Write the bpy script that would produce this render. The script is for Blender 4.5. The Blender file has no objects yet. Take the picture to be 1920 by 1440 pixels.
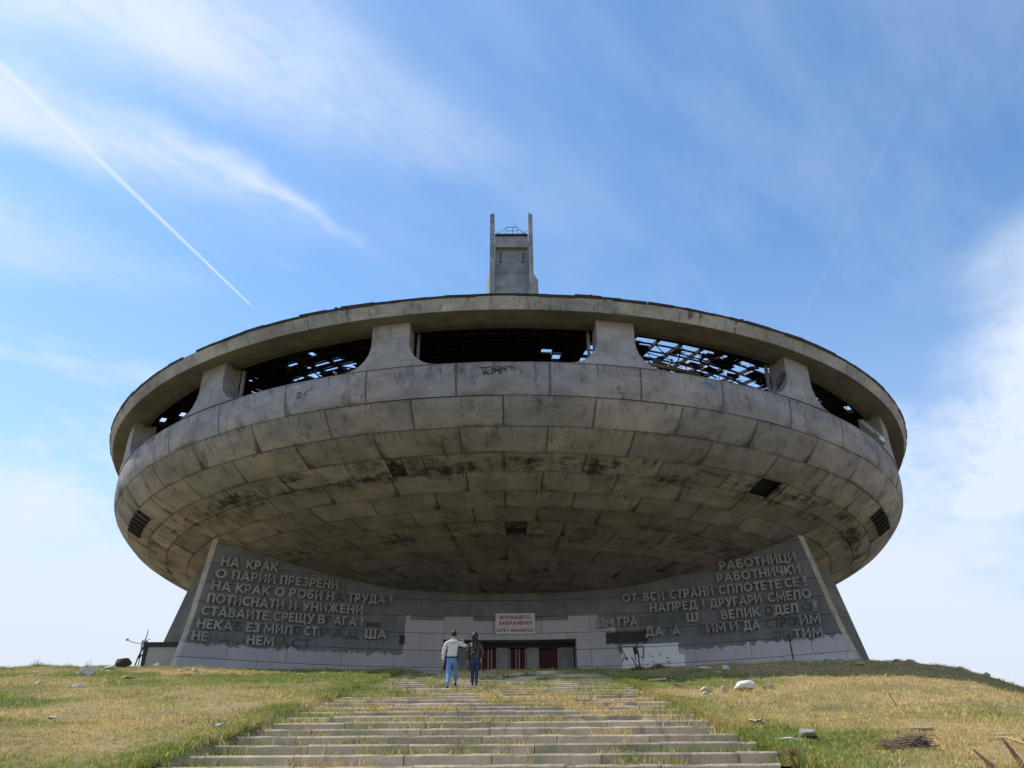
import bpy, math, random
import numpy as np
from mathutils import Vector, Matrix, Euler, noise as mnoise
random.seed(7); RNG = np.random.default_rng(11)
R = math.radians; PI = math.pi
scene = bpy.context.scene

# ------------------------------------------------------------------ camera
cam = bpy.data.cameras.new('camera'); cam_ob = bpy.data.objects.new('camera', cam)
scene.collection.objects.link(cam_ob); scene.camera = cam_ob
cam.sensor_width = 36; cam.sensor_fit = 'HORIZONTAL'; cam.lens = 1510 / 1920 * 36
cam.clip_start = 0.1; cam.clip_end = 30000
_m = Matrix.Rotation(-R(0.26), 4, 'Z') @ Matrix.Rotation(R(90 + 27.4), 4, 'X') @ Matrix.Rotation(-R(0.456), 4, 'Z')
cam_ob.matrix_world = _m

# ------------------------------------------------------------------ sun, sky, exposure
SUN_EL, SUN_B = 57.0, 26.0           # elevation; degrees behind pure left
sd = Vector((-math.cos(R(SUN_B)) * math.cos(R(SUN_EL)), math.sin(R(SUN_B)) * math.cos(R(SUN_EL)), math.sin(R(SUN_EL))))
sun = bpy.data.lights.new('sun', 'SUN'); sun.energy = 3.3; sun.angle = R(0.5); sun.color = (1.0, 0.94, 0.84)
sun_ob = bpy.data.objects.new('sun', sun); scene.collection.objects.link(sun_ob)
sun_ob.rotation_euler = (-sd).to_track_quat('-Z', 'Y').to_euler()
SKY_STRENGTH = 0.15
scene.view_settings.view_transform = 'Standard'; scene.view_settings.look = 'None'
scene.view_settings.exposure = 0.50; scene.view_settings.gamma = 1
scene.view_settings.use_curve_mapping = False

world = bpy.data.worlds.new('World'); scene.world = world; world.use_nodes = True

class NT:
    """small helper for writing node maths"""
    def __init__(s, tree): s.t = tree; s.n = tree.nodes; s.l = tree.links
    def node(s, typ, **kw):
        n = s.n.new(typ)
        for k, v in kw.items(): setattr(n, k, v)
        return n
    def put(s, sock, v):
        if isinstance(v, bpy.types.NodeSocket): s.l.new(v, sock)
        elif v is not None: sock.default_value = v
    def m(s, op, a, b=None, c=None, clamp=False):
        n = s.node('ShaderNodeMath', operation=op, use_clamp=clamp)
        s.put(n.inputs[0], a); s.put(n.inputs[1], b)
        if c is not None: s.put(n.inputs[2], c)
        return n.outputs[0]
    def add(s, a, b): return s.m('ADD', a, b)
    def sub(s, a, b): return s.m('SUBTRACT', a, b)
    def mul(s, a, b): return s.m('MULTIPLY', a, b)
    def sat(s, a): return s.m('ADD', a, 0.0, clamp=True)
    def step(s, lo, hi, x, o0=0.0, o1=1.0):
        n = s.node('ShaderNodeMapRange', interpolation_type='SMOOTHSTEP')
        s.put(n.inputs[0], x); s.put(n.inputs[1], lo); s.put(n.inputs[2], hi); s.put(n.inputs[3], o0); s.put(n.inputs[4], o1)
        return n.outputs[0]
    def noise(s, vec, scale, detail=4, rough=.55, dist=0.0, dim='3D'):
        n = s.node('ShaderNodeTexNoise', noise_dimensions=dim)
        s.put(n.inputs['Vector'], vec); s.put(n.inputs['Scale'], scale); s.put(n.inputs['Detail'], detail)
        s.put(n.inputs['Roughness'], rough); s.put(n.inputs['Distortion'], dist)
        return n.outputs[0]
    def vor(s, vec, scale, feat='F1'):
        n = s.node('ShaderNodeTexVoronoi', feature=feat); s.put(n.inputs['Vector'], vec); s.put(n.inputs['Scale'], scale)
        return n
    def xyz(s, v):
        n = s.node('ShaderNodeSeparateXYZ'); s.put(n.inputs[0], v); return n.outputs
    def vec(s, x, y, z):
        n = s.node('ShaderNodeCombineXYZ'); s.put(n.inputs[0], x); s.put(n.inputs[1], y); s.put(n.inputs[2], z); return n.outputs[0]
    def scl(s, v, k):
        n = s.node('ShaderNodeVectorMath', operation='MULTIPLY'); s.put(n.inputs[0], v); s.put(n.inputs[1], k); return n.outputs[0]
    def mix(s, f, a, b, mode='MIX'):
        n = s.node('ShaderNodeMix', data_type='RGBA', blend_type=mode)
        def c(v): return tuple(v) + (1,) if isinstance(v, (tuple, list)) and len(v) == 3 else v
        s.put(n.inputs[0], f); s.put(n.inputs[6], c(a)); s.put(n.inputs[7], c(b)); return n.outputs[2]
    def seg(s, u, v, a, b):
        """distance from (u,v) to a segment, and the fraction along it"""
        dx, dy = b[0] - a[0], b[1] - a[1]; L2 = dx * dx + dy * dy
        pu, pv = s.sub(u, a[0]), s.sub(v, a[1])
        t = s.m('DIVIDE', s.add(s.mul(pu, dx), s.mul(pv, dy)), L2, clamp=True)
        qu, qv = s.sub(pu, s.mul(t, dx)), s.sub(pv, s.mul(t, dy))
        return s.m('SQRT', s.add(s.mul(qu, qu), s.mul(qv, qv))), t

def build_world():
    nt = world.node_tree; nt.nodes.clear(); N = NT(nt)
    out = N.node('ShaderNodeOutputWorld'); bg = N.node('ShaderNodeBackground')
    sky = N.node('ShaderNodeTexSky', sky_type='NISHITA', sun_disc=False)
    sky.sun_elevation = R(SUN_EL); sky.sun_rotation = math.atan2(sd.x, sd.y)
    sky.altitude = 1400; sky.air_density = 1.0; sky.dust_density = 1.2; sky.ozone_density = 2.0
    tc = N.node('ShaderNodeTexCoord'); d = tc.outputs['Generated']
    x, y, z = N.xyz(d)
    zc = N.m('MAXIMUM', z, 0.03)
    u = N.m('DIVIDE', x, zc); v = N.m('DIVIDE', y, zc)
    # wispy cirrus drawn out along the wind
    ca, sa = math.cos(R(52)), math.sin(R(52))       # wind direction in the cloud layer
    al = N.add(N.mul(u, ca), N.mul(v, sa)); ac = N.sub(N.mul(v, ca), N.mul(u, sa))
    wv = N.vec(N.mul(al, 1.4), N.mul(ac, 5.0), 0.0)
    n1 = N.noise(wv, 1.3, 8, .62, .6)
    n2 = N.noise(N.vec(u, v, 3.0), 2.6, 7, .6, .5)
    n3 = N.noise(N.vec(N.mul(al, 2.5), N.mul(ac, 9.0), 5.0), 3.0, 6, .65, .3)
    n4 = N.noise(N.vec(u, v, 12.0), 9.0, 6, .7, .6)
    wisp = N.add(N.add(N.mul(n1, .32), N.mul(n2, .24)), N.add(N.mul(n3, .24), N.mul(n4, .20)))
    jit = N.mul(N.sub(N.noise(N.vec(u, v, 9.0), 3.2, 4, .55), .5), .22)
    uj = N.add(u, jit); vj = N.sub(v, jit)
    def band(a, b, w0, w1, k):
        dd, t = N.seg(uj, vj, a, b)
        w = N.add(w0, N.mul(t, w1 - w0))
        return N.mul(N.mul(N.step(1.0, 0.0, N.m('DIVIDE', dd, w)), N.step(1.0, .55, t, .25, 1.0) if w1 < w0 else 1.0), k)
    m = band((-1.35, .50), (-.42, 1.22), .34, .10, 1.0)
    m = N.m('MAXIMUM', m, band((-.95, .42), (-.10, 1.05), .36, .14, 1.0))
    m = N.m('MAXIMUM', m, band((-.60, 1.05), (-.30, 1.30), .09, .03, .8))
    m = N.m('MAXIMUM', m, band((-1.7, .9), (-.70, 1.42), .42, .16, .55))
    m = N.m('MAXIMUM', m, band((1.22, 1.30), (1.9, 2.9), .32, .60, 1.35))
    m = N.m('MAXIMUM', m, band((1.1, 2.2), (2.2, 4.2), .20, .8, .9))
    m = N.m('MAXIMUM', m, band((-1.9, 2.5), (-2.6, 4.5), .35, .9, 1.0))
    cir = N.mul(N.step(.27, .56, wisp), m)
    # broad thin veil and low banks towards the horizon
    lown = N.noise(N.scl(d, (1.0, 1.0, 2.6)), 2.3, 7, .58, .4)
    bank = N.mul(N.step(.42, .24, N.sub(z, N.mul(N.sub(lown, .5), .85))), 1.0)
    veil = N.mul(N.step(.36, .70, N.noise(N.vec(N.mul(al, .8), N.mul(ac, 2.0), 7.0), 1.2, 6, .6)), .20)
    hz = N.mul(N.step(.66, .04, z), .55)
    # a straight vapour trail, widening with age, and a faint one on the right
    dd, t = N.seg(u, v, (-.82, .69), (-.576, 1.556))
    w = N.add(.0045, N.mul(N.sub(1.0, t), .009))
    tr = N.mul(N.step(1.0, .15, N.m('DIVIDE', dd, w)), N.step(0.0, .05, N.sub(1.0, t)))
    tr = N.mul(tr, N.add(.36, N.mul(n3, .42)))
    dd2, t2 = N.seg(u, v, (.646, .945), (.691, 1.647))
    tr2 = N.mul(N.step(1.0, .1, N.m('DIVIDE', dd2, .010)), .025)
    cov = N.m('MAXIMUM', N.mul(N.sat(cir), .92), N.mul(bank, .95)); cov = N.add(cov, N.mul(N.sub(1.0, cov), N.m('MAXIMUM', tr, tr2)))
    cov = N.sat(N.add(cov, N.mul(N.sub(1.0, cov), N.m('MAXIMUM', veil, hz))))
    # cloud brightness shared with the sky: bluer and brighter higher up
    skyc = N.mix(1.0, sky.outputs[0], (.74, 1.0, 1.10), 'MULTIPLY')
    cl = N.mix(N.step(.0, .35, z), (3.55, 3.8, 4.2), (3.8, 4.25, 5.0))
    col = N.mix(cov, skyc, cl)
    N.put(bg.inputs[0], col); bg.inputs[1].default_value = SKY_STRENGTH
    nt.links.new(bg.outputs[0], out.inputs[0])
build_world()

# ------------------------------------------------------------------ object helpers
COL = scene.collection
def link(o, parent=None, loc=None):
    COL.objects.link(o)
    if parent: o.parent = parent
    if loc is not None: o.location = loc
    return o
def tag(o, label=None, cat=None, group=None, kind=None):
    for k, v in (('label', label), ('category', cat), ('group', group), ('kind', kind)):
        if v: o[k] = v
    return o
def thing(name, label, cat, loc=(0, 0, 0), rz=0, group=None):
    o = bpy.data.objects.new(name, None); o.empty_display_size = .3
    link(o, None, loc); o.rotation_euler = (0, 0, rz)
    return tag(o, label, cat, group)
def mesh(name, V, F, mat=None, smooth=False, uv=None):
    me = bpy.data.meshes.new(name)
    me.from_pydata([tuple(map(float, v)) for v in V], [], [tuple(f) for f in F])
    if mat: me.materials.append(mat)
    if smooth: me.polygons.foreach_set('use_smooth', [True] * len(me.polygons))
    if uv is not None:
        ul = me.uv_layers.new(name='UVMap')
        idx = np.empty(len(me.loops), int); me.loops.foreach_get('vertex_index', idx)
        ul.data.foreach_set('uv', np.asarray(uv, float)[idx].ravel())
    me.update(); return me
def ob(name, me, parent=None, loc=None, rz=None):
    o = bpy.data.objects.new(name, me); link(o, parent, loc)
    if rz is not None: o.rotation_euler = (0, 0, rz)
    return o
class MB:
    def __init__(s): s.V = []; s.F = []
    def add(s, V, F):
        b = len(s.V); s.V += [tuple(v) for v in V]; s.F += [tuple(i + b for i in f) for f in F]; return s
    def box(s, x0, x1, y0, y1, z0, z1, M=None, bev=0):
        V = [(x, y, z) for z in (z0, z1) for y in (y0, y1) for x in (x0, x1)]
        if M is not None: V = [tuple(M @ Vector(v)) for v in V]
        return s.add(V, [(0, 2, 3, 1), (4, 5, 7, 6), (0, 1, 5, 4), (2, 6, 7, 3), (0, 4, 6, 2), (1, 3, 7, 5)])
    def bar(s, a, b, w, h=None):
        a, b = Vector(a), Vector(b); h = h or w; d = b - a; L = d.length
        q = d.to_track_quat('Z', 'Y').to_matrix().to_4x4(); q.translation = a
        return s.box(-w / 2, w / 2, -h / 2, h / 2, 0, L, q)
    def tube(s, pts, rad, n=6):
        pts = [Vector(p) for p in pts]
        if not hasattr(rad, '__len__'): rad = [rad] * len(pts)
        V = []; F = []
        for i, p in enumerate(pts):
            d = (pts[min(i + 1, len(pts) - 1)] - pts[max(i - 1, 0)]).normalized()
            q = d.to_track_quat('Z', 'Y')
            for k in range(n):
                a = 2 * PI * k / n; V.append(p + q @ Vector((math.cos(a) * rad[i], math.sin(a) * rad[i], 0)))
        for i in range(len(pts) - 1):
            for k in range(n):
                k2 = (k + 1) % n; F.append((i * n + k, i * n + k2, i * n + n + k2, i * n + n + k))
        F.append(tuple(range(n))[::-1]); F.append(tuple((len(pts) - 1) * n + k for k in range(n)))
        return s.add(V, F)
    def build(s, name, mat, parent=None, smooth=False, loc=None, rz=None):
        return ob(name, mesh(name, s.V, s.F, mat, smooth), parent, loc, rz)

# ------------------------------------------------------------------ materials
def new_mat(name, rough=.85, spec=.3):
    m = bpy.data.materials.new(name); m.use_nodes = True
    b = m.node_tree.nodes['Principled BSDF']; b.inputs['Roughness'].default_value = rough
    b.inputs['Specular IOR Level'].default_value = spec
    return m, NT(m.node_tree), b
def bump(N, b, h, dist=.02, strength=.6):
    n = N.node('ShaderNodeBump'); n.inputs['Strength'].default_value = strength; n.inputs['Distance'].default_value = dist
    N.put(n.inputs['Height'], h); N.l.new(n.outputs[0], b.inputs['Normal'])
def pos(N): return N.node('ShaderNodeNewGeometry').outputs['Position']
def simple(name, col, rough=.8, var=.15, scale=6, spec=.3, metallic=0, bmp=0.0):
    m, N, b = new_mat(name, rough, spec); b.inputs['Metallic'].default_value = metallic
    n = N.noise(pos(N), scale, 5, .6); rnd = N.node('ShaderNodeObjectInfo').outputs['Random']
    f = N.add(N.mul(N.sub(n, .5), 2 * var * 1.6), N.mul(N.sub(rnd, .5), var))
    c = N.mix(1.0, col, N.vec(N.add(f, 1.0), N.add(f, 1.0), N.add(f, 1.0)), 'MULTIPLY')
    N.put(b.inputs['Base Color'], c)
    if bmp: bump(N, b, n, bmp)
    return m

def concrete(name, base, warm, stain_amt=1.0, burn=0.0, dirt=(.035, .034, .030), uvedge=True, board=True, streak=0.0, mottling=1.0):
    m, N, b = new_mat(name, .9, .2)
    P = pos(N); rnd = N.node('ShaderNodeObjectInfo').outputs['Random']
    off = N.mul(rnd, 37.0)
    x, y, z = N.xyz(P); yy = N.sub(y, 64.0)
    ang = N.m('ARCTAN2', x, N.mul(yy, -1.0)); rr = N.m('SQRT', N.add(N.mul(x, x), N.mul(yy, yy)))
    big = N.noise(P, .22, 5, .6); mid = N.noise(P, 1.1, 6, .62); fine = N.noise(P, 9.0, 5, .6)
    # board marks run along the ring, drips run down it
    brd = N.noise(N.vec(N.mul(ang, 14.0), N.mul(N.add(z, N.mul(rr, -.6)), 9.0), off), 1.0, 4, .6)
    drp = N.noise(N.vec(N.mul(ang, 60.0 if streak == 0 else 110.0), N.mul(z, .55), N.mul(rr, .5)), 1.0, 5, .65)
    c = N.mix(N.step(.36, .64, big), base, warm)
    c = N.mix(N.mul(N.step(.50, .74, mid), .45 * mottling), c, tuple(k * .55 for k in base))
    c = N.mix(N.mul(N.step(.56, .70, N.noise(P, 2.3, 6, .7)), .30 * mottling), c, tuple(min(1, k * 1.45) for k in warm))
    if board: c = N.mix(N.mul(N.step(.52, .72, brd), .22), c, tuple(k * .6 for k in base))
    val = N.add(.84, N.add(N.mul(rnd, .26), N.mul(N.sub(fine, .5), .35)))
    c = N.mix(1.0, c, N.vec(val, val, val), 'MULTIPLY')
    dm = N.mul(N.step(.52, .70, drp), N.step(.42, .62, mid))
    c = N.mix(N.mul(dm, min(1, .60 * stain_amt + streak)), c, dirt)
    if uvedge:
        uv = N.node('ShaderNodeTexCoord').outputs['UV']; U, Vv, _ = N.xyz(uv)
        e = N.m('MINIMUM', U, N.sub(1.0, U))
        wob = N.mul(N.sub(N.noise(P, 3.5, 5, .7), .5), .30)
        tri = N.sub(N.mul(N.m('POWER', N.sub(1.0, Vv), 1.8), .12), e)
        tri = N.mul(N.step(-.02, .07, N.add(tri, N.mul(wob, .5))), N.step(.48, .62, N.noise(N.vec(off, N.mul(N.step(.4, .6, U), 7.0), 0.0), 1.0, 1, .5)))
        edge = N.step(.022, .004, N.add(e, N.mul(wob, .04)))
        low = N.mul(N.step(.16, .0, N.add(Vv, N.mul(wob, .8))), N.step(.45, .70, N.noise(P, .35, 3, .5)))
        top = N.mul(N.step(.90, 1.0, N.add(Vv, N.mul(wob, .4))), .5)
        # drips that start at the upper joint and thin out downwards
        dl = N.noise(N.vec(N.mul(U, 26.0), off, N.mul(Vv, .9)), 1.0, 4, .75)
        dr = N.mul(N.step(.54, .64, dl), N.step(.25, 1.0, N.add(Vv, N.mul(N.sub(N.noise(N.vec(N.mul(U, 5.0), off, 3.0), 1.0, 3, .6), .5), 1.3))))
        c = N.mix(N.mul(dr, .55), c, dirt)
        lime = N.mul(N.step(.70, .74, N.noise(N.vec(N.mul(U, 40.0), off, N.mul(Vv, 6.0)), 1.0, 3, .7)), N.step(.5, .62, N.noise(P, .7, 3, .5)))
        c = N.mix(N.mul(lime, .6), c, (.62, .60, .55))
        s = N.m('MAXIMUM', N.m('MAXIMUM', N.mul(tri, .80), N.mul(edge, .35)), N.m('MAXIMUM', N.mul(low, .65), N.mul(top, .5)))
        c = N.mix(N.mul(s, stain_amt), c, dirt)
    # broken dark mould line along the lower turn of the saucer
    nb_ = N.add(N.mul(N.noise(N.vec(N.mul(ang, 5.0), N.mul(rr, .5), 2.0), 1.6, 7, .78), .75), N.mul(N.noise(N.vec(N.mul(ang, 60.0), N.mul(rr, .6), 4.0), 1.0, 4, .6), .25))
    ml = N.mul(N.step(15.60, 15.30, z), N.step(14.65, 14.95, z)); ml = N.m('MAXIMUM', ml, N.mul(N.mul(N.step(13.75, 13.6, z), N.step(13.25, 13.4, z)), .75))
    ml = N.mul(ml, N.mul(N.step(.48, .60, nb_), .90 if uvedge else 0.0)); c = N.mix(ml, c, dirt)
    # soot and moss blotches
    bl = N.mul(N.step(.57, .70, N.noise(P, .45, 6, .68)), .7 * stain_amt)
    gr = N.step(.35, .68, N.noise(N.vec(N.mul(ang, 16.0), N.mul(z, .9), N.mul(rr, .9)), 1.0, 5, .6), 1.10, .78); c = N.mix(1.0, c, N.vec(gr, gr, gr), 'MULTIPLY')
    c = N.mix(N.mul(bl, .65), c, dirt)
    if burn: c = N.mix(N.mul(N.step(.40, .50, N.noise(P, 1.5, 6, .7)), burn), c, dirt)
    N.put(b.inputs['Base Color'], c)
    bump(N, b, N.add(N.mul(fine, .6), mid), .03, .5)
    return m

M = {}
M['shell'] = concrete('weathered_shell_concrete', (.285, .288, .308), (.375, .348, .345), 1.0, mottling=1.2)
M['under'] = concrete('damp_underside_concrete', (.305, .292, .305), (.375, .338, .328), 1.0, 0.0, (.032, .029, .027), mottling=1.2)
M['soot'] = concrete('soot_blackened_concrete', (.22, .20, .185), (.27, .225, .19), 1.0, .93, (.022, .022, .022), mottling=1.2)
M['column'] = concrete('board_marked_concrete', (.33, .335, .35), (.39, .375, .365), .45, uvedge=False)
M['fascia'] = concrete('streaked_fascia_concrete', (.30, .305, .315), (.42, .415, .385), 1.1, 0.0, (.06, .06, .055), uvedge=False, streak=.35, mottling=1.6)
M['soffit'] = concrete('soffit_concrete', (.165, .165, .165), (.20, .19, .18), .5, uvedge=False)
M['core'] = simple('dark_joint', (.03, .03, .028), .95, .2)
M['black'] = simple('unlit_interior_black', (.012, .012, .014), .95, .4, 2)  # near-black colour stands in for the unlit inside
M['steel'] = simple('rusted_roof_steel', (.045, .033, .028), .85, .3, 3)
M['roofing'] = simple('dark_roof_sheet', (.018, .018, .02), .8, .4, 2)
M['ochre'] = simple('ochre_timber_sheathing', (.42, .27, .12), .9, .3, 2)
M['flash'] = simple('broken_dark_flashing', (.040, .037, .036), .8, .5, 3)
M['tower'] = concrete('tower_concrete', (.27, .295, .33), (.31, .33, .345), .2, uvedge=False, board=False, mottling=.5)
M['white'] = simple('sign_white', (.62, .64, .66), .5, .05)
M['red'] = simple('sign_red', (.42, .02, .035), .5, .05)
M['greyline'] = simple('sign_grey', (.35, .36, .38), .5, .05)
M['doorred'] = simple('dark_red_door_paint', (.075, .014, .018), .7, .5, 5)
M['doorpier'] = simple('stained_door_pier', (.22, .225, .21), .9, .35, 3)
M['barwhite'] = simple('flaking_pale_bar_paint', (.38, .34, .33), .7, .4, 12)
M['dgrey'] = simple('dark_roof_trim', (.03, .032, .035), .6, .2)
M['booth'] = simple('booth_panel', (.36, .37, .34), .6, .06, 1.2)
M['paper'] = simple('pale_paper', (.55, .54, .5), .7, .1)
M['ink'] = simple('black_spray_paint', (.012, .012, .014), .6, .1)
M['letter'] = simple('cast_letter_concrete', (.33, .34, .345), .9, .22, 2.6, bmp=.03)

# ------------------------------------------------------------------ ground shape
SX = np.array([-400, -60, -34, -27, -23, -20.5, -18.8, -15.3, -11, -6, 0, 5.8, 10.6, 15.5, 17.9, 20.2, 22.8, 26, 32, 60, 400], float)
SZ = np.array([-70, -9, -1.2, .0, .16, .21, .24, .17, .05, .0, 0, 0, .15, .30, .17, -.08, -.97, -2.3, -5, -19, -90], float)
def sm(a, b, x):
    t = np.clip((x - a) / (b - a), 0, 1); return t * t * (3 - 2 * t)
_T = RNG.random((64, 64))
def vn(x, y, s, seed=0):
    x = np.asarray(x, float) / s + seed * 17.3; y = np.asarray(y, float) / s + seed * 9.1
    i = np.floor(x).astype(int); j = np.floor(y).astype(int); fx = x - i; fy = y - j
    fx = fx * fx * (3 - 2 * fx); fy = fy * fy * (3 - 2 * fy)
    g = lambda a, b: _T[a % 64, b % 64]
    return (g(i, j) * (1 - fx) + g(i + 1, j) * fx) * (1 - fy) + (g(i, j + 1) * (1 - fx) + g(i + 1, j + 1) * fx) * fy
def fbm(x, y, s, o=4, seed=0):
    r = 0; a = 1; t = 0
    for k in range(o): r = r + a * vn(x, y, s / 2 ** k, seed + k); t += a; a *= .55
    return r / t
ST_L, ST_R = -4.65, 3.90
def gz(x, y, rough=True):
    x = np.asarray(x, float); y = np.asarray(y, float)
    z = np.where(y < 37, .182 * y - 1.67, np.where(y < 52, 5.064 + .126 * (y - 37), 6.95))
    xq = np.where(x > 0, x + np.clip(38 - y, 0, 24) * .5 * sm(5, 14, x), x)
    z = z + np.interp(xq, SX, SZ) * np.clip(y / 38, 0, 1)
    z = z - .22 * np.maximum(y - 105, 0)
    if rough:
        out = sm(.1, .7, np.maximum(ST_L - x, x - ST_R))
        near = np.clip(1 - np.abs(y - 30) / 80, 0, 1)
        z = z + out * near * ((fbm(x, y, 2.6, 4, 1) - .5) * .36 + (fbm(x, y, .6, 3, 5) - .5) * .16)
        z = z + sm(.0, .6, ST_L + .35 - x) * .07
        st = sm(.02, .10, np.minimum(x - ST_L - .05, ST_R - .05 - x)) * (y < 36.9) * (y > 4.6)
        z = z - st * .32
    return np.maximum(z, -170 + 0 * z)
def greenness(x, y):
    g = fbm(x, y, 2.4, 5, 3) * 1.9 - .98
    g = g + .75 * np.exp(-((x + 8) / 4.5) ** 2 - ((y - 31) / 5) ** 2)
    g = g + .45 * np.exp(-((x + 20) / 6) ** 2 - ((y - 36) / 5) ** 2)
    g = g + (.10 + .75 * fbm(x, y, 1.3, 3, 33)) * .6 * np.exp(-((np.minimum(np.abs(x - ST_L), np.abs(x - ST_R))) / 1.1) ** 2)
    g = g + .40 * np.exp(-((x - 4.6) / 1.6) ** 2 - ((y - 12) / 3.5) ** 2)
    g = g + .22 * np.exp(-((x - 6) / 3) ** 2 - ((y - 28) / 3) ** 2)
    g = g + .30 * np.exp(-((x + 9) / 8) ** 2) - .22 * sm(4.5, 9, x) - .10 - .22 * np.exp(-((x + 9) / 4) ** 2 - ((y - 20) / 4) ** 2)
    return np.clip(.42 + g * 1.25, 0, 1)
def dirtness(x, y):
    return .85 * np.clip(1.6 * np.exp(-((x + 12.2) / 2.6) ** 2 - ((y - 35) / 2.2) ** 2) + (fbm(x, y, 1.4, 4, 8) - .60) * 3.2, 0, 1)

def attr_mat(name, attr, gain=1.0, rough=1.0, trans=0.0):
    m, N, b = new_mat(name, rough, .15)
    a = N.node('ShaderNodeAttribute', attribute_name=attr)
    P = pos(N); n = N.noise(P, 14.0, 4, .65); v = N.mul(N.add(.6, N.mul(n, .8)), gain)
    N.put(b.inputs['Base Color'], N.mix(1.0, a.outputs['Color'], N.vec(v, v, v), 'MULTIPLY'))
    if trans:
        tr = N.node('ShaderNodeBsdfTranslucent'); N.l.new(a.outputs['Color'], tr.inputs[0])
        mx = N.node('ShaderNodeMixShader'); mx.inputs[0].default_value = trans
        N.l.new(b.outputs[0], mx.inputs[1]); N.l.new(tr.outputs[0], mx.inputs[2])
        N.l.new(mx.outputs[0], N.n['Material Output'].inputs[0])
    else: bump(N, b, n, .04, .7)
    return m
def set_color(me, rgb, dom='POINT'):
    a = me.color_attributes.new(name='tint', type='FLOAT_COLOR', domain=dom)
    c = np.ones((len(rgb), 4), np.float32); c[:, :3] = rgb
    a.data.foreach_set('color', c.ravel())
STRAW = np.array([.66, .485, .235]); GREEN = np.array([.20, .26, .055]); SOIL = np.array([.30, .21, .12]); RED = np.array([.42, .23, .14])
def ground_rgb(x, y):
    g = greenness(x, y)[:, None]; dd = dirtness(x, y)[:, None]
    c = STRAW * .46 * (1 - g) + GREEN * .42 * g
    dirtc = np.where((np.exp(-((x + 12.2) / 3) ** 2 - ((y - 35) / 3) ** 2) > .3)[:, None], RED, SOIL)
    ons = ((x > ST_L) & (x < ST_R + .12) & (y < 37))[:, None]
    c = c * (1 - dd) + dirtc * dd
    return np.where(ons, np.array([.17, .15, .075]), c)
def build_ground():
    def axis(lo, hi, st, far):
        a = list(np.arange(lo, hi, st)); s = st; v = a[-1]
        while v < far: s *= 1.28; v += s; a.append(v)
        s = st; v = lo; pre = []
        while v > -far: s *= 1.28; v -= s; pre.append(v)
        return np.array(pre[::-1] + a)
    xs = axis(-26, 26, .16, 7000)
    for e in (ST_L, ST_R): pass
    ys = axis(4, 56, .17, 7000)
    X, Y = np.meshgrid(xs, ys); nx, ny = len(xs), len(ys)
    x, y = X.ravel(), Y.ravel(); z = gz(x, y)
    me = bpy.data.meshes.new('ground')
    co = np.stack([x, y, z], 1)
    me.vertices.add(len(co)); me.vertices.foreach_set('co', co.ravel())
    i = np.arange(nx * ny).reshape(ny, nx)
    q = np.stack([i[:-1, :-1], i[:-1, 1:], i[1:, 1:], i[1:, :-1]], -1).reshape(-1, 4)
    me.loops.add(q.size); me.loops.foreach_set('vertex_index', q.ravel())
    me.polygons.add(len(q)); me.polygons.foreach_set('loop_start', np.arange(0, q.size, 4))
    me.polygons.foreach_set('use_smooth', np.ones(len(q), bool))
    me.update(calc_edges=True)
    set_color(me, ground_rgb(x, y)); me.materials.append(attr_mat('hill_soil_and_turf', 'tint'))
    tag(ob('ground', me), 'grassy hillside rising to the monument', None, None, 'structure')
build_ground()

# ------------------------------------------------------------------ stairs of long kerb blocks
M['stone'] = None
def stone_mat():
    m, N, b = new_mat('lichened_step_stone', .92, .2)
    P = pos(N); rnd = N.node('ShaderNodeObjectInfo').outputs['Random']
    n = N.noise(P, 1.7, 6, .65); f = N.noise(P, 22, 4, .6); pit = N.vor(P, 26.0).outputs['Distance']
    c = N.mix(N.step(.35, .65, n), (.64, .50, .355), (.52, .405, .285))
    c = N.mix(N.mul(N.step(.58, .72, N.noise(P, 5.0, 6, .7)), .55), c, (.19, .175, .13))
    c = N.mix(N.mul(N.step(.48, .68, N.noise(P, .9, 5, .65)), .65), c, (.27, .27, .13))
    c = N.mix(N.mul(N.step(.52, .66, N.noise(N.vec(N.mul(N.xyz(P)[0], 2.2), N.xyz(P)[1], N.mul(N.xyz(P)[2], .7)), 1.3, 5, .65)), .55), c, (.20, .16, .12))
    g = N.node('ShaderNodeNewGeometry'); nz = N.xyz(g.outputs['Normal'])[2]
    v = N.add(.78, N.add(N.mul(rnd, .34), N.mul(N.sub(f, .5), .5)))
    v = N.mul(v, N.step(.08, .16, pit, .55, 1.0))
    N.put(b.inputs['Base Color'], N.mix(1.0, c, N.vec(v, v, v), 'MULTIPLY'))
    bump(N, b, N.add(f, N.mul(n, .8)), .02, .7); return m
M['stone'] = stone_mat()
stair = mesh('stairs', [], []); stair = bpy.data.objects.new('stairs', None); link(stair)
tag(stair, 'broad shallow stone stairway overgrown with grass', None, None, 'structure')
def chunk(w, d, h, seed, bev=.018):
    """block with worn, chipped, bevelled top front edge: x 0..w, y 0..d, z -h..0"""
    r = random.Random(seed); n = 5; V = []; F = []
    prof = [(0, -h), (0, -bev * 1.6), (bev * 1.3, 0), (d, 0), (d, -h)]
    for i in range(n + 1):
        x = w * i / n
        j = r.uniform(-.006, .006); cz = r.uniform(0, .014) if r.random() < .5 else 0
        for k, (yy, zz) in enumerate(prof):
            V.append((x, yy + (j if k < 3 else 0) + (cz if k in (1,) else 0), zz - (cz * .6 if k in (1, 2) else 0)))
    m = len(prof)
    for i in range(n):
        for k in range(m):
            k2 = (k + 1) % m; F.append((i * m + k, (i + 1) * m + k, (i + 1) * m + k2, i * m + k2))
    F.append(tuple(range(m))); F.append(tuple(n * m + k for k in range(m))[::-1])
    return V, F
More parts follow.
